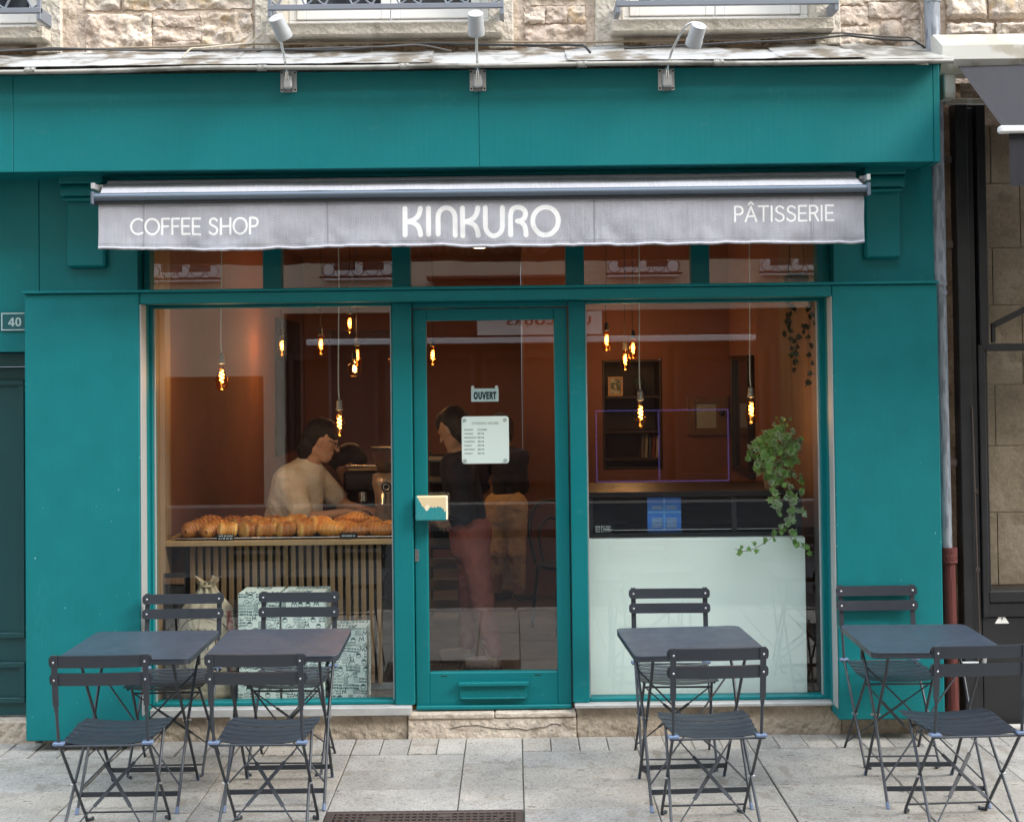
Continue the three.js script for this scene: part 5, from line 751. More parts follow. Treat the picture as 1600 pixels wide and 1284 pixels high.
// ivy and trailing vine
{
  const leafGeo = (edge, core, sz) => { // five-lobed leaf, folded along the midrib
    const ang = [-90, -62, -38, -12, 14, 42, 62, 78, 90, 102, 118, 138, 166, 192, 218, 242], rad = [0.22, 0.5, 0.42, 0.62, 0.42, 0.72, 0.5, 0.62, 1.0, 0.62, 0.5, 0.72, 0.42, 0.62, 0.42, 0.5]; const pos = [], col = [], uv = [];
    const P = (i, k) => { const a = ang[i % 16] * Math.PI / 180, r = rad[i % 16] * k * sz, x = r * Math.cos(a), y = r * Math.sin(a); return [x, y, Math.abs(x) * 0.28 - 0.25 * y * y / sz]; };
    for (let i = 0; i < 16; i++) { const a = P(i, 1), b = P(i + 1, 1), c = P(i, 0.62), d = P(i + 1, 0.62), o = [0, 0, 0]; for (const [q, w] of [[o, core], [c, core], [d, core], [c, core], [a, edge], [b, edge], [c, core], [b, edge], [d, core]]) { pos.push(...q); col.push(...w); uv.push(q[0], q[1]); } }
    const g = new THREE.BufferGeometry(); g.setAttribute('position', new THREE.Float32BufferAttribute(pos, 3)); g.setAttribute('color', new THREE.Float32BufferAttribute(col, 3)); g.setAttribute('uv', new THREE.Float32BufferAttribute(uv, 2)); g.computeVertexNormals(); return g;
  };
  const lm = new THREE.MeshPhysicalMaterial({ vertexColors: true, roughness: 0.55, side: THREE.DoubleSide, transmission: 0.25, thickness: 0 });
  const lv = [leafGeo([0.5, 0.6, 0.36], [0.1, 0.24, 0.05], 0.026), leafGeo([0.3, 0.46, 0.14], [0.11, 0.27, 0.045], 0.028), leafGeo([0.2, 0.38, 0.07], [0.16, 0.34, 0.06], 0.024), leafGeo([0.55, 0.62, 0.42], [0.16, 0.27, 0.12], 0.022)];
  const dk = [leafGeo([0.03, 0.055, 0.02], [0.018, 0.036, 0.012], 0.034), leafGeo([0.045, 0.07, 0.028], [0.022, 0.045, 0.014], 0.03)];
  const t = thing('ivy_plant', 'variegated potted ivy trailing over the black display case', 'plant', [1.47, 1.2855, -0.27]);
  mk('pot', lathe([[0, 0], [0.05, 0], [0.066, 0.11], [0.07, 0.11], [0.07, 0.125], [0.06, 0.125], [0, 0.115]], 20), std(0.3, 0.2, 0.12, 0.8), t);
  const stem = std(0.18, 0.12, 0.06, 0.8), place = (x, y, z, k, s, par, set) => inst('leaf', set[k % set.length], lm, par, [x, y, z], [rr(-0.7, 0.5), rr(-0.7, 0.7), rr(-3.1, 3.1)], s);
  for (let i = 0; i < 230; i++) { let a, b, c; do { a = rr(-1, 1); b = rr(-1, 1); c = rr(-1, 1); } while (a * a + b * b + c * c > 1); const y = 0.2 + b * 0.17, w = 0.15 * (b < -0.3 ? 0.85 : 1); place(a * w + (b > 0.4 ? 0.02 : -0.01) , y, c * 0.1 + 0.07, Math.floor(rnd() * 4), rr(1.05, 1.55), t, lv); }
  for (let i = 0; i < 9; i++) place(0.06 + rr(-0.04, 0.04), 0.37 + rr(-0.03, 0.03), rr(-0.03, 0.05), i, 0.8, t, lv);
  const trail = (pts, n, s0, s1, tip) => { const c = new THREE.CatmullRomCurve3(pts.map((p) => V(...p))); mk('stem', new THREE.TubeGeometry(c, 30, 0.0017, 5), stem, t); for (let i = 0; i < n; i++) { const q = c.getPoint((i + 0.5) / n); place(q.x + rr(-0.025, 0.025), q.y + rr(-0.02, 0.02), q.z + rr(0.004, 0.02), tip && i > n * 0.55 ? 2 : Math.floor(rnd() * 4), lerp(s0, s1, i / n) * 1.3, t, lv); } };
  trail([[0.02, 0.1, 0.13], [0.03, -0.02, 0.19], [0.05, -0.13, 0.2], [-0.02, -0.21, 0.205], [-0.09, -0.27, 0.21], [-0.2, -0.32, 0.21], [-0.26, -0.305, 0.215]], 24, 1.1, 0.75, true);
  trail([[0.03, 0.1, 0.13], [0.06, -0.05, 0.19], [0.03, -0.16, 0.2], [0.045, -0.25, 0.21], [0.1, -0.3, 0.21], [0.18, -0.33, 0.21]], 16, 1.1, 0.9, true);
  trail([[-0.03, 0.1, 0.13], [-0.05, 0.02, 0.19], [-0.03, -0.06, 0.2], [0.0, -0.12, 0.205]], 16, 1.1, 0.9);
  trail([[0.07, 0.12, 0.1], [0.12, 0.06, 0.17], [0.13, 0.0, 0.2]], 8, 1, 0.8); trail([[0.05, -0.06, 0.2], [0.1, -0.11, 0.21], [0.13, -0.12, 0.21]], 6, 1, 0.8);
  const v = thing('hanging_vine', 'dark leafy vine hanging from the top right corner of the right window', 'plant', [1.625, 2.38, -0.3]);
  mk('pot', lathe([[0, 0.0], [0.045, 0.0], [0.06, 0.1], [0, 0.1]], 16).translate(0, 0.02, 0), M.dark, v); mk('hanger', [rod([-0.05, 0.12, 0], [0, 0.69, 0], 0.002), rod([0.05, 0.12, 0], [0, 0.69, 0], 0.002)], M.dark, v);
  for (let k = 0; k < 4; k++) { const x = rr(-0.06, 0.06), l = rr(0.25, 0.55), pts = [[x, 0.1, rr(-0.04, 0.05)], [x * 1.4, -0.02, 0.04], [x * 1.3 + rr(-0.03, 0.03), -l * 0.5, 0.05], [x + rr(-0.05, 0.05), -l, 0.05]], c = new THREE.CatmullRomCurve3(pts.map((p) => V(...p))); mk('stem', new THREE.TubeGeometry(c, 16, 0.0016, 5), stem, v); for (let i = 0; i < 15; i++) { const q = c.getPoint((i + 0.5) / 15); place(q.x + rr(-0.025, 0.025), q.y, q.z + rr(-0.02, 0.02), i, rr(0.8, 1.15), v, dk); } }
}
// pendant bulbs
{
  const glassM = new THREE.MeshPhysicalMaterial({ color: lin(1, 0.62, 0.22), roughness: 0, transmission: 1, thickness: 0, ior: 1.45, emissive: lin(1, 0.3, 0.03), emissiveIntensity: 0.55 }), glassC = new THREE.MeshPhysicalMaterial({ color: lin(1, 0.86, 0.66), roughness: 0, transmission: 1, thickness: 0, ior: 1.45 });
  const fil = new THREE.MeshStandardMaterial({ color: lin(1, 0.6, 0.2), emissive: lin(1, 0.48, 0.12), emissiveIntensity: 14 }), white = std(0.6, 0.6, 0.56, 0.7), blk = std(0.02, 0.02, 0.02, 0.7), brass = std(0.3, 0.3, 0.28, 0.35, 0.7);
  const bulbG = lathe([[0.013, 0.07], [0.0135, 0.055], [0.021, 0.03], [0.031, 0.0], [0.035, -0.03], [0.0325, -0.058], [0.022, -0.078], [0.009, -0.086], [0, -0.087]], 24), globeG = lathe([[0.013, 0.075], [0.016, 0.06], [0.045, 0.03], [0.058, 0], [0.05, -0.035], [0.03, -0.055], [0, -0.06]], 28);
  const spiral = (h, r, n) => { const P = []; for (let i = 0; i <= 60; i++) { const t = i / 60; P.push([r * Math.sin(t * n * 6.283) * (0.7 + 0.3 * Math.sin(t * 3.14)), lerp(-h, h, t), r * Math.cos(t * n * 6.283)]); } return tube(P, 0.0028, 90, 6); };
  const pend = (x, y, z, white_, globe, label) => {
    const t = thing('pendant_bulb', label, 'pendant lamp', [x, y, z], 0, 'glowing filament pendant bulbs');
    mk('cable', tube([[0, 3.05 - y, 0], [0.004, (3.05 - y) * 0.6, 0], [-0.004, 0.25, 0], [0, 0.13, 0]], white_ ? 0.004 : 0.003, 24, 6), white_ ? white : blk, t);
    const s = mk('socket', [lathe([[0, 0.135], [0.008, 0.134], [0.016, 0.12], [0.0165, 0.085], [0.02, 0.083], [0.02, 0.072], [0.013, 0.07]], 18)], white_ ? brass : blk, t);
    mk('socket_ring', new THREE.TorusGeometry(0.0172, 0.002, 6, 18).rotateX(Math.PI / 2).translate(0, 0.1, 0), white_ ? brass : blk, s);
    const b = mk('bulb', globe ? globeG : bulbG, globe ? glassC : glassM, t); b.castShadow = false; mk('filament', [spiral(globe ? 0.025 : 0.036, 0.011, globe ? 3 : 3.5)], fil, b);
    const l = new THREE.PointLight(lin(1, 0.55, 0.24), PEND, 0, 2); l.position.y = -0.005; l.castShadow = true; l.shadow.radius = 1; t.add(l);
  };
  const PEND = 0.055;
  pend(-1.675, 1.953, -0.4, 1, 0, 'glowing pendant bulb on white cable, nearest the left teal panel'); pend(-0.999, 1.68, -0.4, 1, 0, 'lowest glowing pendant bulb on white cable, above the turnovers');
  pend(0.735, 1.715, -0.4, 1, 0, 'glowing pendant bulb on white cable in front of the wall shelf'); pend(1.372, 1.727, -0.4, 1, 0, 'glowing pendant bulb on white cable above the ivy');
  const B = [[-1.795, 2.17, 'small glowing bulb on dark cable in front of the menu board'], [-1.491, 2.177, 'small glowing bulb on dark cable above the barista'], [-1.265, 2.339, 'highest small glowing bulb on dark cable in the left window'], [-1.208, 2.09, 'small glowing bulb just above the round globe bulb']]; for (const [x, y, l] of B) pend(x, y, -3, 0, 0, l);
  pend(-1.18, 1.985, -2.6, 0, 1, 'round clear globe bulb hanging among the small bulbs'); pend(-0.935, 2.075, -3, 0, 0, 'small glowing bulb half hidden behind the left door post'); pend(-0.62, 2.082, -3, 0, 0, 'small glowing bulb seen through the upper left of the door glass');
  pend(0.708, 2.176, -2.6, 0, 0, 'small glowing bulb on dark cable nearest the right door post'); pend(0.845, 2.03, -2.6, 0, 0, 'lower of the pair of small bulbs above the wall shelf'); pend(0.895, 2.112, -2.5, 0, 0, 'upper of the pair of small bulbs above the wall shelf');
  for (const [x, z, l] of [[-0.24, -3.6, 'round recessed ceiling light, nearer of two seen through the door'], [-0.28, -4.4, 'round recessed ceiling light, farther of two seen through the door']]) { const t = thing('ceiling_light', l, 'ceiling light', [x, 3.051, z]); mk('trim', new THREE.TorusGeometry(0.06, 0.008, 8, 24).rotateX(Math.PI / 2).translate(0, -0.003, 0), M.white, t); mk('lens', new THREE.CylinderGeometry(0.055, 0.055, 0.006, 24).translate(0, -0.004, 0), new THREE.MeshStandardMaterial({ color: lin(1, 0.9, 0.7), emissive: lin(1, 0.8, 0.5), emissiveIntensity: 4 }), t); const s = new THREE.SpotLight(lin(1, 0.78, 0.5), 0.5, 0, 0.9, 0.6, 2); s.position.set(0, -0.03, 0); s.target.position.set(0, -2, 0); s.castShadow = true; t.add(s, s.target); }
}
// ---------------------------------------------------------------- signs on the door glass
{
  const o = thing('open_sign', 'small grey OUVERT sign hung on the door glass', 'sign', [-0.152, 1.837, -0.035]);
  const ot = canvasTex(256, 128, (g, w, h) => { g.fillStyle = '#b9cfd1'; g.fillRect(0, 0, w, h); g.fillStyle = '#0c2a33'; g.font = 'bold 84px sans-serif'; g.textAlign = 'center'; g.textBaseline = 'middle'; g.save(); g.translate(w / 2, h / 2 + 6); g.scale(0.66, 1.12); g.fillText('OUVERT', 0, 0); g.lineWidth = 7; g.strokeStyle = '#0c2a33'; g.strokeText('OUVERT', 0, 0); g.restore(); });
  const uvFit = (b, w, h, y0 = -h / 2) => { const p = b.attributes.position, uv = b.attributes.uv; for (let i = 0; i < p.count; i++) uv.setXY(i, (p.getX(i) + w / 2) / w, (p.getY(i) - y0) / h); return b; };
  mk('board', uvFit(cb(-0.075, 0.075, -0.036, 0.036, -0.003, 0.003, 0.001), 0.15, 0.072), new THREE.MeshStandardMaterial({ map: ot, roughness: 0.5 }), o);
  for (const x of [-0.066, 0.064]) mk('suction_cup', [new THREE.CylinderGeometry(0.009, 0.006, 0.006, 14).rotateX(Math.PI / 2).translate(x, 0.043, 0.006), new THREE.TorusGeometry(0.006, 0.0015, 6, 12).translate(x, 0.04, 0)], std(0.6, 0.65, 0.66, 0.2), o);
  const hN = thing('opening_hours_sign', 'white rounded opening hours sign fixed to the door glass', 'sign', [-0.152, 1.592, -0.033]);
  const ht = canvasTex(512, 512, (g, w, h) => { g.fillStyle = '#f2fcf9'; g.fillRect(0, 0, w, h); g.fillStyle = '#4a5a5c'; g.textAlign = 'center'; g.font = '38px sans-serif'; g.fillText('OPENING HOURS', w / 2, 88); g.textAlign = 'left'; ['MONDAY', 'TUESDAY', 'WEDNESDAY', 'THURSDAY', 'FRIDAY', 'SATURDAY', 'SUNDAY'].forEach((d, i) => { g.font = 'bold 23px sans-serif'; g.fillText(d, 26, 152 + i * 43); g.font = 'bold 28px sans-serif'; g.fillText(i ? (i > 4 ? '09:19' : '09:18') : 'CLOSED', 172, 154 + i * 43); }); });
  const hs = extr(rrect(-0.128, 0.128, -0.128, 0.128, 0.016), 0.005, 0.001, 6); uvFit(hs, 0.256, 0.256); mk('board', hs, new THREE.MeshStandardMaterial({ map: ht, roughness: 0.35 }), hN);
  for (const x of [-0.113, 0.108]) for (const y of [-0.113, 0.108]) mk('suction_cup', new THREE.CylinderGeometry(0.011, 0.009, 0.003, 16).rotateX(Math.PI / 2).translate(x, y, 0.0068), std(0.5, 0.57, 0.57, 0.2), hN);
}
// ---------------------------------------------------------------- people
function field(prims, k, cell, fold = 0) { // tapered capsules [a, b, ra, rb] or ellipsoids {c, r}; smooth union, meshed
  const lo = V(1e9, 1e9, 1e9), hi = V(-1e9, -1e9, -1e9), L = prims.map((p) => { if (p.c) { lo.min(V(p.c[0] - p.r[0], p.c[1] - p.r[1], p.c[2] - p.r[2])); hi.max(V(p.c[0] + p.r[0], p.c[1] + p.r[1], p.c[2] + p.r[2])); return p; } const [a, b, ra, rb = ra] = p, m = Math.max(ra, rb); for (const q of [a, b]) { lo.min(V(q[0] - m, q[1] - m, q[2] - m)); hi.max(V(q[0] + m, q[1] + m, q[2] + m)); } const d = [b[0] - a[0], b[1] - a[1], b[2] - a[2]]; return { a, d, l2: d[0] ** 2 + d[1] ** 2 + d[2] ** 2 || 1e-9, ra, rb }; });
  const ctr = lo.clone().add(hi).multiplyScalar(0.5), half = Math.max(hi.x - lo.x, hi.y - lo.y, hi.z - lo.z) / 2 + cell * 4, n = Math.ceil(half * 2 / cell), mc = new MarchingCubes(n, new THREE.MeshBasicMaterial(), false, false, 160000); mc.isolation = 0;
  const pad = 0.06; let i = 0;
  for (let z = 0; z < n; z++) for (let y = 0; y < n; y++) for (let x = 0; x < n; x++, i++) {
    const X = ctr.x + (x - n / 2) / (n / 2) * half, Y = ctr.y + (y - n / 2) / (n / 2) * half, Z = ctr.z + (z - n / 2) / (n / 2) * half;
    if (X < lo.x - pad || X > hi.x + pad || Y < lo.y - pad || Y > hi.y + pad || Z < lo.z - pad || Z > hi.z + pad) { mc.field[i] = -0.1; continue; }
    let s = 1e9; for (const p of L) { let e; if (p.c) { const qx = (X - p.c[0]) / p.r[0], qy = (Y - p.c[1]) / p.r[1], qz = (Z - p.c[2]) / p.r[2], q = Math.sqrt(qx * qx + qy * qy + qz * qz); e = (q - 1) * Math.min(...p.r); } else { const vx = X - p.a[0], vy = Y - p.a[1], vz = Z - p.a[2]; let t = (vx * p.d[0] + vy * p.d[1] + vz * p.d[2]) / p.l2; t = t < 0 ? 0 : t > 1 ? 1 : t; e = Math.hypot(vx - p.d[0] * t, vy - p.d[1] * t, vz - p.d[2] * t) - (p.ra + (p.rb - p.ra) * t); }
      if (e > s + k) continue; if (s > e + k) { s = e; continue; } const h = clamp(0.5 + 0.5 * (s - e) / k); s = lerp(s, e, h) - k * h * (1 - h); }
    if (fold && s < 0.05 && s > -0.05) s += fold * ((fbm(X * 9 + Y * 5, Y * 14 - X * 4, Z * 9, 3) - 0.5) * 2 + 0.6 * (Math.abs(fbm(X * 22 + Y * 12, Y * 20, Z * 22 + 9, 2) - 0.5) * 4 - 0.5));
    mc.field[i] = -s;
  }
  mc.update(); const c = mc.count, pos = new Float32Array(c * 3); for (let q = 0; q < c; q++) { pos[q * 3] = ctr.x + mc.positionArray[q * 3] * half; pos[q * 3 + 1] = ctr.y + mc.positionArray[q * 3 + 1] * half; pos[q * 3 + 2] = ctr.z + mc.positionArray[q * 3 + 2] * half; }
  let g = new THREE.BufferGeometry(); g.setAttribute('position', new THREE.BufferAttribute(pos, 3)); g = mergeVertices(g, cell * 0.02); g.computeVertexNormals(); return g;
}
// head in its own frame: faces +x, origin at the head's centre; turned about z (nod) and y
function headParts(c, nod, turn, s = 1) {
  const m = new THREE.Matrix4().makeRotationY(turn).multiply(new THREE.Matrix4().makeRotationZ(nod)), P = (x, y, z) => V(x * s, y * s, z * s).applyMatrix4(m).add(V(...c)).toArray();
  return { P, skin: [[P(-0.012, 0.035, 0), P(-0.005, 0.02, 0), 0.09 * s, 0.088 * s], [P(0.025, -0.02, 0), P(0.05, -0.085, 0), 0.062 * s, 0.036 * s], [P(-0.02, -0.05, 0.02), P(0.04, -0.085, 0.012), 0.05 * s, 0.034 * s], [P(-0.02, -0.05, -0.02), P(0.04, -0.085, -0.012), 0.05 * s, 0.034 * s], [P(0.083, 0.012, 0), P(0.107, -0.024, 0), 0.01 * s, 0.013 * s], [P(0.08, 0.026, 0.028), P(0.08, 0.026, -0.028), 0.012 * s], [P(0.072, -0.055, 0.014), P(0.072, -0.055, -0.014), 0.014 * s], [P(-0.012, 0.012, 0.086), P(-0.016, -0.022, 0.082), 0.013 * s, 0.009 * s], [P(-0.012, 0.012, -0.086), P(-0.016, -0.022, -0.082), 0.013 * s, 0.009 * s]],
    hair: [[P(-0.03, 0.055, 0), P(0.01, 0.062, 0), 0.092 * s, 0.082 * s], [P(-0.05, 0.03, 0.012), P(-0.055, -0.05, 0), 0.08 * s, 0.06 * s], [P(-0.045, 0.03, -0.02), P(-0.05, -0.03, -0.02), 0.07 * s, 0.06 * s]] };
}
function hand(w, dir, palm, curl) { // wrist, pointing direction, palm normal
  const d = V(...dir).normalize(), n = V(...palm).addScaledVector(d, -V(...palm).dot(d)).normalize(), s = n.clone().cross(d), W = V(...w), at = (a, b, c) => W.clone().addScaledVector(d, a).addScaledVector(s, b).addScaledVector(n, c).toArray(), out = [[at(0, 0, 0), at(0.03, 0, 0), 0.022, 0.02]];
  for (let k = 0; k < 4; k++) { const b = (k - 1.5) * 0.0195, L = [0.07, 0.08, 0.075, 0.058][k]; out.push([at(0.02, b * 0.6, 0), at(0.085, b, 0), 0.0125, 0.011], [at(0.085, b, 0), at(0.085 + L * 0.5, b * 1.05, curl * 0.018), 0.0095, 0.0085], [at(0.085 + L * 0.5, b * 1.05, curl * 0.018), at(0.085 + L * 0.85, b * 1.05, curl * 0.052), 0.0085, 0.007]); }
  out.push([at(0.02, -0.028, 0.004), at(0.06, -0.052, 0.018), 0.013, 0.0105], [at(0.06, -0.052, 0.018), at(0.09, -0.052, 0.036), 0.0095, 0.0075]); return out;
}
const skinM = (r, g, b) => new THREE.MeshPhysicalMaterial({ color: lin(r, g, b), roughness: 0.55 }), cloth = (r, g, b, z) => new THREE.MeshStandardMaterial({ color: 0xffffff, map: tex(128, 0.3, (u, v) => scl3([r, g, b], 0.85 + 0.3 * F(u, v, 10, 4, z)), true), roughness: 0.95, bumpMap: tex(128, 0.25, (u, v) => F(u, v, 5, 3, z + 2), false), bumpScale: 0.006 }), hairM = std(0.012, 0.008, 0.006, 0.5, 0, { bumpMap: tex(128, [0.03, 0.3], (u, v) => F(u, v, 16, 3, 91), false), bumpScale: 0.006 }), shoeM = std(0.08, 0.045, 0.025, 0.6);
{
  // barista in a white T-shirt, seen from the side, leaning over the counter to the right
  const t = thing('person', 'barista with glasses in a white T-shirt leaning over the counter', 'person');
  const H = headParts([-1.195, 1.535, -1.05], -0.32, 0.15), far = [-1.26, 1.31, -1.21], near = [-1.39, 1.3, -0.93], el = [-1.27, 1.075, -0.88], wr = [-1.03, 1.105, -0.93], el2 = [-1.1, 1.12, -1.24], wr2 = [-0.97, 1.115, -1.08];
  const body = [field([[[-1.29, 1.35, -1.06], [-1.235, 1.45, -1.05], 0.062, 0.052], [[-1.34, 1.3, -1.07], [-1.44, 0.75, -1.08], 0.1, 0.12], [[-1.44, 0.75, -1.0], [-1.42, 0.2, -1.0], 0.08, 0.045], [[-1.44, 0.75, -1.16], [-1.42, 0.2, -1.16], 0.08, 0.045], [[-1.42, 0.2, -1.0], [-1.3, 0.18, -1.0], 0.04, 0.03], [[-1.42, 0.2, -1.16], [-1.3, 0.18, -1.16], 0.04, 0.03], [near, el, 0.048, 0.036], [el, wr, 0.036, 0.024], [far, el2, 0.046, 0.036], [el2, wr2, 0.036, 0.024]], 0.05, 0.014), field(H.skin.concat([[H.P(-0.03, -0.06, 0), [-1.26, 1.41, -1.05], 0.05, 0.053]]), 0.016, 0.006), field(hand(wr, [1, 0.02, -0.1], [0, -1, 0.1], 1).concat([[el, wr, 0.036, 0.024]]), 0.008, 0.0045), field(hand(wr2, [0.9, -0.1, 0.4], [0, -1, 0], 0.8), 0.008, 0.0045)];
  mk('body', body, skinM(0.5, 0.3, 0.2), t);
  mk('shirt', field([[[-1.3, 1.375, -1.06], [-1.33, 1.33, -1.07], 0.08, 0.1], [[-1.37, 1.29, -0.99], [-1.37, 1.27, -1.15], 0.105], [[-1.38, 1.27, -1.0], [-1.46, 0.86, -1.02], 0.12, 0.145], [[-1.36, 1.27, -1.14], [-1.45, 0.86, -1.12], 0.115, 0.14], [near, [-1.315, 1.13, -0.88], 0.08, 0.078], [far, [-1.15, 1.17, -1.235], 0.075, 0.07], [[-1.3, 1.31, -1.07], [-1.36, 0.9, -1.07], 0.115, 0.15]], 0.045, 0.012, 0.007), cloth(0.7, 0.66, 0.58, 3), t);
  mk('trousers', field([[[-1.45, 0.9, -1.07], [-1.45, 0.78, -1.07], 0.14, 0.13], [[-1.44, 0.78, -1.0], [-1.42, 0.22, -1.0], 0.1, 0.07], [[-1.44, 0.78, -1.16], [-1.42, 0.22, -1.16], 0.1, 0.07]], 0.04, 0.016), cloth(0.03, 0.03, 0.035, 4), t);
  mk('hair', field(H.hair.concat([[H.P(-0.07, -0.03, 0), [-1.315, 1.39, -1.05], 0.062, 0.04], [H.P(-0.085, -0.06, 0.01), H.P(-0.1, -0.085, 0.01), 0.05, 0.04], [H.P(-0.02, 0.05, 0.03), H.P(0.045, 0.075, 0.015), 0.05, 0.022]]), 0.025, 0.007, 0.005), hairM, t);
  mk('glasses', [new THREE.TorusGeometry(0.023, 0.0028, 6, 20).rotateY(Math.PI / 2).translate(0.1, 0.012, 0.032), new THREE.TorusGeometry(0.023, 0.0028, 6, 20).rotateY(Math.PI / 2).translate(0.1, 0.012, -0.032), rod([0.102, 0.018, 0.01], [0.102, 0.018, -0.01], 0.0024), rod([0.1, 0.018, 0.054], [-0.012, 0.022, 0.092], 0.0026), rod([0.1, 0.018, -0.054], [-0.012, 0.022, -0.092], 0.0026)].map((g) => g.applyMatrix4(new THREE.Matrix4().makeTranslation(-1.195, 1.535, -1.05).multiply(new THREE.Matrix4().makeRotationY(0.15)).multiply(new THREE.Matrix4().makeRotationZ(-0.32)))), M.black, t);
  mk('eyes', [0.03, -0.03].map((z) => new THREE.SphereGeometry(0.011, 12, 8).translate(...H.P(0.079, 0.014, z))), std(0.15, 0.12, 0.1, 0.2), t);
  for (const z of [-1.0, -1.16]) mk('shoe', field([[[-1.43, 0.19, z], [-1.28, 0.18, z], 0.042, 0.034]], 0.01, 0.012), shoeM, t);
}
{
  const person = (label, c) => { // simple standing or bent figure; c gives the joints
    const t = thing('person', label, 'person'), sw = 0.17 * (c.slim || 1), H = headParts(c.head, c.nod, c.turn), hipL = c.hip.map((v, i) => v + c.side[i] * 0.08), hipR = c.hip.map((v, i) => v - c.side[i] * 0.08), shL = c.chest.map((v, i) => v + c.side[i] * sw), shR = c.chest.map((v, i) => v - c.side[i] * sw), nk = [c.chest[0], c.chest[1] + 0.05, c.chest[2]];
    const leg = (h, k, f, r) => [[h, k, r, r * 0.72], [k, f, r * 0.7, r * 0.5]];
    const legsB = [...leg(hipL, c.kL, c.fL, 0.085), ...leg(hipR, c.kR, c.fR, 0.085)], armL = [[shL, c.eL, 0.048, 0.038], [c.eL, c.wL, 0.036, 0.024]], armR = [[shR, c.eR, 0.048, 0.038], [c.eR, c.wR, 0.036, 0.024]];
    mk('body', [field([[c.hip, c.chest, 0.12 * (c.slim || 1) - 0.004, 0.12 * (c.slim || 1) - 0.004], [shL, shR, 0.05], [nk, c.head, 0.055, 0.05], ...legsB, ...armL, ...armR], 0.05, 0.018), field(H.skin.concat([[nk, c.head, 0.055, 0.05]]), 0.016, 0.008), field(hand(c.wL, [0.3, -1, 0.1], [0, 0, -1], 0.9), 0.008, 0.006), field(hand(c.wR, [0.3, -1, 0.1], [0, 0, -1], 0.9), 0.008, 0.006)], skinM(0.42, 0.24, 0.15), t);
    mk('shirt', field([[c.hip.map((v, i) => v + (i === 1 ? -0.02 : 0)), c.chest, 0.138 * (c.slim || 1), 0.14 * (c.slim || 1)], [shL, shR, 0.068], [shL, c.eL, 0.066, 0.054], [shR, c.eR, 0.066, 0.054], ...(c.long ? [[c.eL, c.wL, 0.052, 0.036], [c.eR, c.wR, 0.052, 0.036]] : [])], 0.05, 0.016, 0.008), cloth(...c.shirt), t);
    mk('trousers', field([[c.hip, c.hip.map((v, i) => v - (i === 1 ? 0.08 : 0)), 0.135, 0.125], ...leg(hipL, c.kL, c.fL.map((v, i) => v + (i === 1 ? 0.06 : 0)), 0.096), ...leg(hipR, c.kR, c.fR.map((v, i) => v + (i === 1 ? 0.06 : 0)), 0.096)], 0.025, 0.014, 0.009), cloth(...c.trousers), t);
    mk('hair', field(H.hair.concat([[H.P(-0.03, 0.04, 0.04), H.P(0.02, 0.07, 0.03), 0.06, 0.045], [H.P(-0.05, 0.0, 0), H.P(-0.07, -0.07, 0), 0.07, 0.04]]), 0.025, 0.01), hairM, t);
    for (const f of [c.fL, c.fR]) mk('shoe', field([[f, [f[0] + c.toe[0], 0.185, f[2] + c.toe[2]], 0.046, 0.036]], 0.01, 0.012), c.shoe || shoeM, t);
  };
  person('second worker in a brown shirt bending behind the barista', { head: [-1.13, 1.33, -1.78], nod: -0.8, turn: 0.3, hip: [-1.45, 0.92, -1.8], chest: [-1.3, 1.24, -1.8], side: [0, 0, 1], kL: [-1.42, 0.53, -1.72], fL: [-1.45, 0.19, -1.72], kR: [-1.42, 0.53, -1.9], fR: [-1.45, 0.19, -1.9], eL: [-1.22, 1.02, -1.56], wL: [-1.02, 1.04, -1.6], eR: [-1.18, 1.0, -1.98], wR: [-1.0, 1.03, -1.9], shirt: [0.16, 0.075, 0.045, 5], trousers: [0.02, 0.02, 0.025, 6], toe: [0.15, 0, 0] });
  person('dark haired customer in a dark top and dusty red trousers behind the door', { head: [-0.37, 1.6, -0.95], nod: -0.45, turn: 2.6, hip: [-0.27, 0.97, -0.98], chest: [-0.34, 1.37, -0.96], side: [0.12, 0, 0.99], kL: [-0.2, 0.56, -0.88], fL: [-0.13, 0.195, -0.84], kR: [-0.28, 0.56, -1.06], fR: [-0.3, 0.195, -1.06], eL: [-0.3, 1.1, -0.78], wL: [-0.46, 1.14, -0.84], eR: [-0.38, 1.1, -1.14], wR: [-0.52, 1.14, -1.05], long: 1, shirt: [0.014, 0.016, 0.026, 7], trousers: [0.34, 0.12, 0.105, 8], toe: [-0.15, 0, -0.04], shoe: std(0.4, 0.3, 0.26, 0.6), slim: 0.84 });
  person('customer in a navy sweater and beige trousers standing deep in the room', { head: [-0.1, 1.47, -3.2], nod: -0.5, turn: 2.2, hip: [-0.06, 0.9, -3.12], chest: [-0.07, 1.27, -3.14], side: [0.95, 0, 0.3], kL: [0.02, 0.54, -3.07], fL: [0.03, 0.2, -3.1], kR: [-0.13, 0.54, -3.09], fR: [-0.15, 0.2, -3.14], eL: [0.06, 1.03, -3.22], wL: [-0.04, 1.0, -3.42], eR: [-0.28, 1.03, -3.25], wR: [-0.22, 1.02, -3.42], long: 1, shirt: [0.016, 0.02, 0.045, 9], trousers: [0.6, 0.46, 0.3, 10], toe: [0.1, 0, -0.1], slim: 0.74 });
}
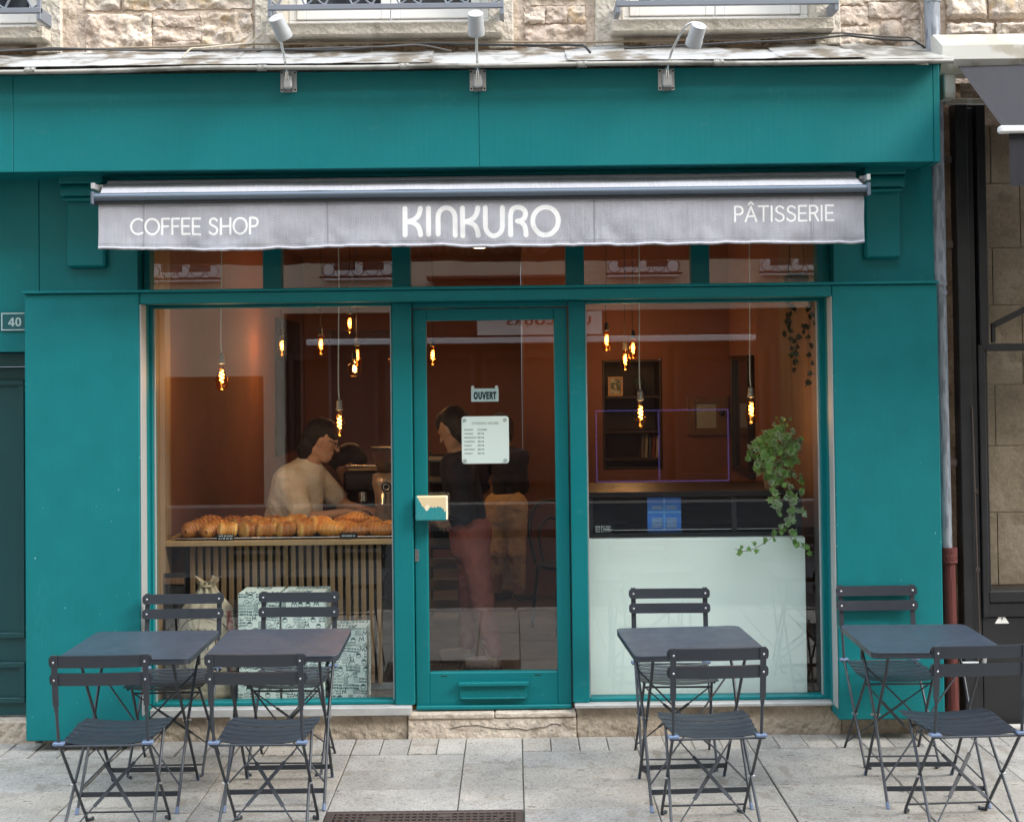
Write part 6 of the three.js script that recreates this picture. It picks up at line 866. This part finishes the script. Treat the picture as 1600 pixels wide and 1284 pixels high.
{ // grinder, espresso machine, cup on the counter; rack and chair behind the door
  const g = thing('coffee_grinder', 'coffee grinder with a clear hopper beside the door post', 'coffee grinder', [-0.79, 1.0225, -0.86]);
  mk('body', [cb(-0.07, 0.07, 0, 0.04, -0.09, 0.09, 0.01), lathe([[0, 0.04], [0.055, 0.04], [0.06, 0.2], [0.075, 0.26], [0.07, 0.32], [0, 0.33]], 24)], std(0.35, 0.26, 0.2, 0.3, 0.4), g); mk('hopper', lathe([[0.035, 0.33], [0.075, 0.43], [0.078, 0.47]], 24), M.paneThin, g); mk('lid', new THREE.CylinderGeometry(0.08, 0.08, 0.014, 24).translate(0, 0.478, 0), M.blackFrame, g); mk('beans', lathe([[0, 0.335], [0.034, 0.335], [0.058, 0.39], [0, 0.4]], 20), std(0.05, 0.025, 0.012, 0.6), g); mk('dial', [new THREE.CylinderGeometry(0.03, 0.03, 0.02, 24).rotateX(Math.PI / 2).translate(0.02, 0.25, 0.078)], M.black, g); mk('dial_ring', new THREE.TorusGeometry(0.018, 0.003, 8, 24).translate(0.02, 0.25, 0.09), M.chrome, g); mk('spout', rod([0, 0.2, 0.06], [0, 0.14, 0.1], 0.022, 0.015), M.chrome, g);
  const e = thing('espresso_machine', 'dark espresso machine on the counter behind the pastries', 'espresso machine', [-0.98, 0.93, -1.45]);
  mk('body', [cb(-0.12, 0.4, 0.0, 0.06, -0.2, 0.2, 0.01), cb(-0.12, 0.4, 0.06, 0.36, -0.2, -0.02, 0.015), cb(-0.12, 0.4, 0.26, 0.4, -0.2, 0.16, 0.02)], std(0.03, 0.03, 0.032, 0.25, 0.5), e); for (const x of [0.0, 0.24]) mk('group_head', [rod([x, 0.26, 0.1], [x, 0.2, 0.1], 0.032, 0.034, 18), rod([x, 0.205, 0.12], [x, 0.2, 0.24], 0.01, 0.013)], M.chrome, e); mk('cup_rail', wire([[-0.1, 0.43, 0.14], [0.38, 0.43, 0.14], [0.38, 0.43, -0.18]], 0.005), M.chrome, e); mk('drip_tray', cb(-0.1, 0.38, 0.061, 0.075, -0.0, 0.19), M.chrome, e);
  const w = thing('work_bench', 'dark work bench standing behind the pastry counter', 'bench', [-0.85, 0, -1.45]); mk('bench_top', cb(-0.3, 0.28, 0.9, 0.929, -0.26, 0.26), M.plank, w); mk('cabinet', cb(-0.28, 0.26, 0.15, 0.899, -0.24, 0.24), M.dark, w);
  const r = thing('tray_rack', 'dark tray rack with pale shelf edges standing behind the door glass', 'rack', [-0.5, 0.149, -2.2]);
  for (const x of [-0.11, 0.11]) mk('post', cb(x - 0.008, x + 0.008, 0, 1.22, 0.1, 0.116), M.navyMetal, r), mk('post', cb(x - 0.008, x + 0.008, 0, 1.22, -0.3, -0.284), M.navyMetal, r); for (let k = 0; k < 8; k++) mk('shelf', cb(-0.118, 0.118, 0.12 + k * 0.15, 0.135 + k * 0.15, -0.3, 0.118, 0.002), k % 1 ? M.alu : std(0.1, 0.12, 0.13, 0.5), r); mk('back_sheet', cb(-0.1, 0.1, 0.5, 1.2, -0.28, -0.27), M.dark, r);
  const ch = thing('bentwood_chair', 'black bentwood chair standing inside behind the door', 'chair', [0.36, 0.149, -2.0], 0.5);
  mk('seat', new THREE.CylinderGeometry(0.2, 0.195, 0.025, 28).translate(0, 0.45, 0), M.black, ch); for (const [x, z] of [[-0.15, 0.14], [0.15, 0.14], [-0.14, -0.15], [0.14, -0.15]]) mk('leg', rod([x, 0.44, z], [x * 1.25, 0, z * 1.25], 0.014, 0.011), M.black, ch); mk('back_hoop', tube([[-0.16, 0.45, -0.15], [-0.18, 0.68, -0.2], [-0.12, 0.84, -0.22], [0, 0.88, -0.225], [0.12, 0.84, -0.22], [0.18, 0.68, -0.2], [0.16, 0.45, -0.15]], 0.013, 40, 8), M.black, ch); mk('inner_hoop', tube([[-0.09, 0.45, -0.16], [-0.1, 0.66, -0.2], [0, 0.76, -0.21], [0.1, 0.66, -0.2], [0.09, 0.45, -0.16]], 0.01, 30, 8), M.black, ch);
}
// ---------------------------------------------------------------- the other side of the street (seen mirrored in the glass)
{
  const Z = 11.5, t = thing('opposite_building', 'cream rendered building across the street with a dark brown shopfront', 'building', [0, 0, Z]);
  const cream = new THREE.MeshStandardMaterial({ map: tex(256, 3, (u, v) => scl3([0.58, 0.49, 0.37], 0.85 + 0.3 * F(u, v, 8, 5, 61))), roughness: 0.95 }), brown = std(0.05, 0.022, 0.014, 0.6), red = std(0.16, 0.05, 0.03, 0.7);
  mk('wall', [cb(-28, -5.05, 0, 16, 0, 0.4, 0), cb(-5.05, -3.6, 1.88, 16, 0.0, 0.4, 0), cb(-3.6, -3.3, 0, 16, 0.001, 0.4, 0), cb(-3.3, 5.9, 2.78, 16, 0.002, 0.4, 0), cb(5.9, 28, 0, 16, 0, 0.4, 0)], cream, t);
  mk('recess', [cb(-5.05, -3.6, 0, 1.88, 0.3, 0.4, 0), cb(-3.3, 5.9, 0, 2.78, 0.25, 0.4, 0)], brown, t);
  for (let k = 0; k < 6; k++) { const x = -3.3 + k * 1.4; mk('shop_window', [cb(x + 0.05, x + 0.12, 0.3, 2.2, 0.1, 0.2), cb(x + 1.28, x + 1.35, 0.3, 2.2, 0.1, 0.2), cb(x + 0.12, x + 1.28, 0.3, 0.4, 0.1, 0.2), cb(x + 0.12, x + 1.28, 2.1, 2.2, 0.1, 0.2)], brown, t); }
  mk('awning_box', cb(-2.95, 3.5, 2.31, 2.4, -0.16, 0.2, 0.01), M.white, t);
  mk('red_canopy', [cb(-1.1, 0.75, 3.05, 3.22, -0.35, -0.001, 0.01), cb(-1.2, 0.85, 3.22, 3.27, -0.45, -0.001, 0.01)], red, t);
  for (const x of [-9.5, -7.1, -4.7, -2.2, 1.9, 4.1, 6.5, 8.9]) for (const y of [3.25, 6.1]) { const w = mk('window', [cb(x - 0.5, x - 0.36, y, y + 1.9, -0.05, -0.001), cb(x + 0.36, x + 0.5, y, y + 1.9, -0.05, -0.001), cb(x - 0.36, x + 0.36, y, y + 0.14, -0.05, -0.001), cb(x - 0.36, x + 0.36, y + 1.76, y + 1.9, -0.05, -0.001), cb(x - 0.05, x + 0.05, y + 0.14, y + 1.76, -0.05, -0.001)], M.white, t); mk('pane', cb(x - 0.36, x + 0.36, y + 0.14, y + 1.76, -0.02, -0.002, 0), M.darkPane, w); const sc = []; for (let q = 0; q < 5; q++) sc.push(new THREE.TorusGeometry(0.09, 0.007, 6, 20).translate(x - 0.42 + q * 0.21, y + 0.14, -0.2)); sc.push(cb(x - 0.55, x + 0.55, y + 0.02, y + 0.05, -0.215, -0.185), cb(x - 0.55, x + 0.55, y + 0.6, y + 0.64, -0.22, -0.18)); mk('guard_rail', sc, M.black, w); }
  const sg = thing('shop_sign', 'white fascia sign with dark red letters across the street', 'sign', [0.35, 2.52, Z - 0.05]); const st = canvasTex(512, 128, (g, w, h) => { g.fillStyle = '#e6e2da'; g.fillRect(0, 0, w, h); g.fillStyle = '#7a1a16'; g.font = 'bold 62px sans-serif'; g.textAlign = 'left'; g.fillText('UTINCOURS', 40, 72); }); const b = cb(-0.85, 0.95, -0.09, 0.24, -0.02, 0.02, 0.004), p = b.attributes.position, uv = b.attributes.uv; for (let i = 0; i < p.count; i++) uv.setXY(i, 1 - (p.getX(i) + 0.85) / 1.8, (p.getY(i) + 0.09) / 0.33); mk('board', b, new THREE.MeshStandardMaterial({ map: st, roughness: 0.5 }), sg); mk('mounting_bar', cb(-0.8, 0.9, 0.0, 0.03, 0.021, 0.2), M.dark, sg);
  const led = new THREE.MeshStandardMaterial({ color: lin(0.2, 0.15, 0.5), emissive: lin(0.42, 0.3, 1), emissiveIntensity: 0.12 }), L = thing('led_frame', 'violet light strip framing a shop window across the street', 'light strip', [0, 0, Z - 0.03]); mk('outer_strip', [...wire([[1.2, 0.3, 0], [1.2, 1.32, 0], [3.1, 1.32, 0], [3.1, 0.3, 0], [1.2, 0.3, 0]], 0.012, 6)], led, L); mk('middle_strip', rod([2.1, 0.3, 0], [2.1, 1.32, 0], 0.012, 0.012, 6), led, L);
}
renderer.render(scene, camera);
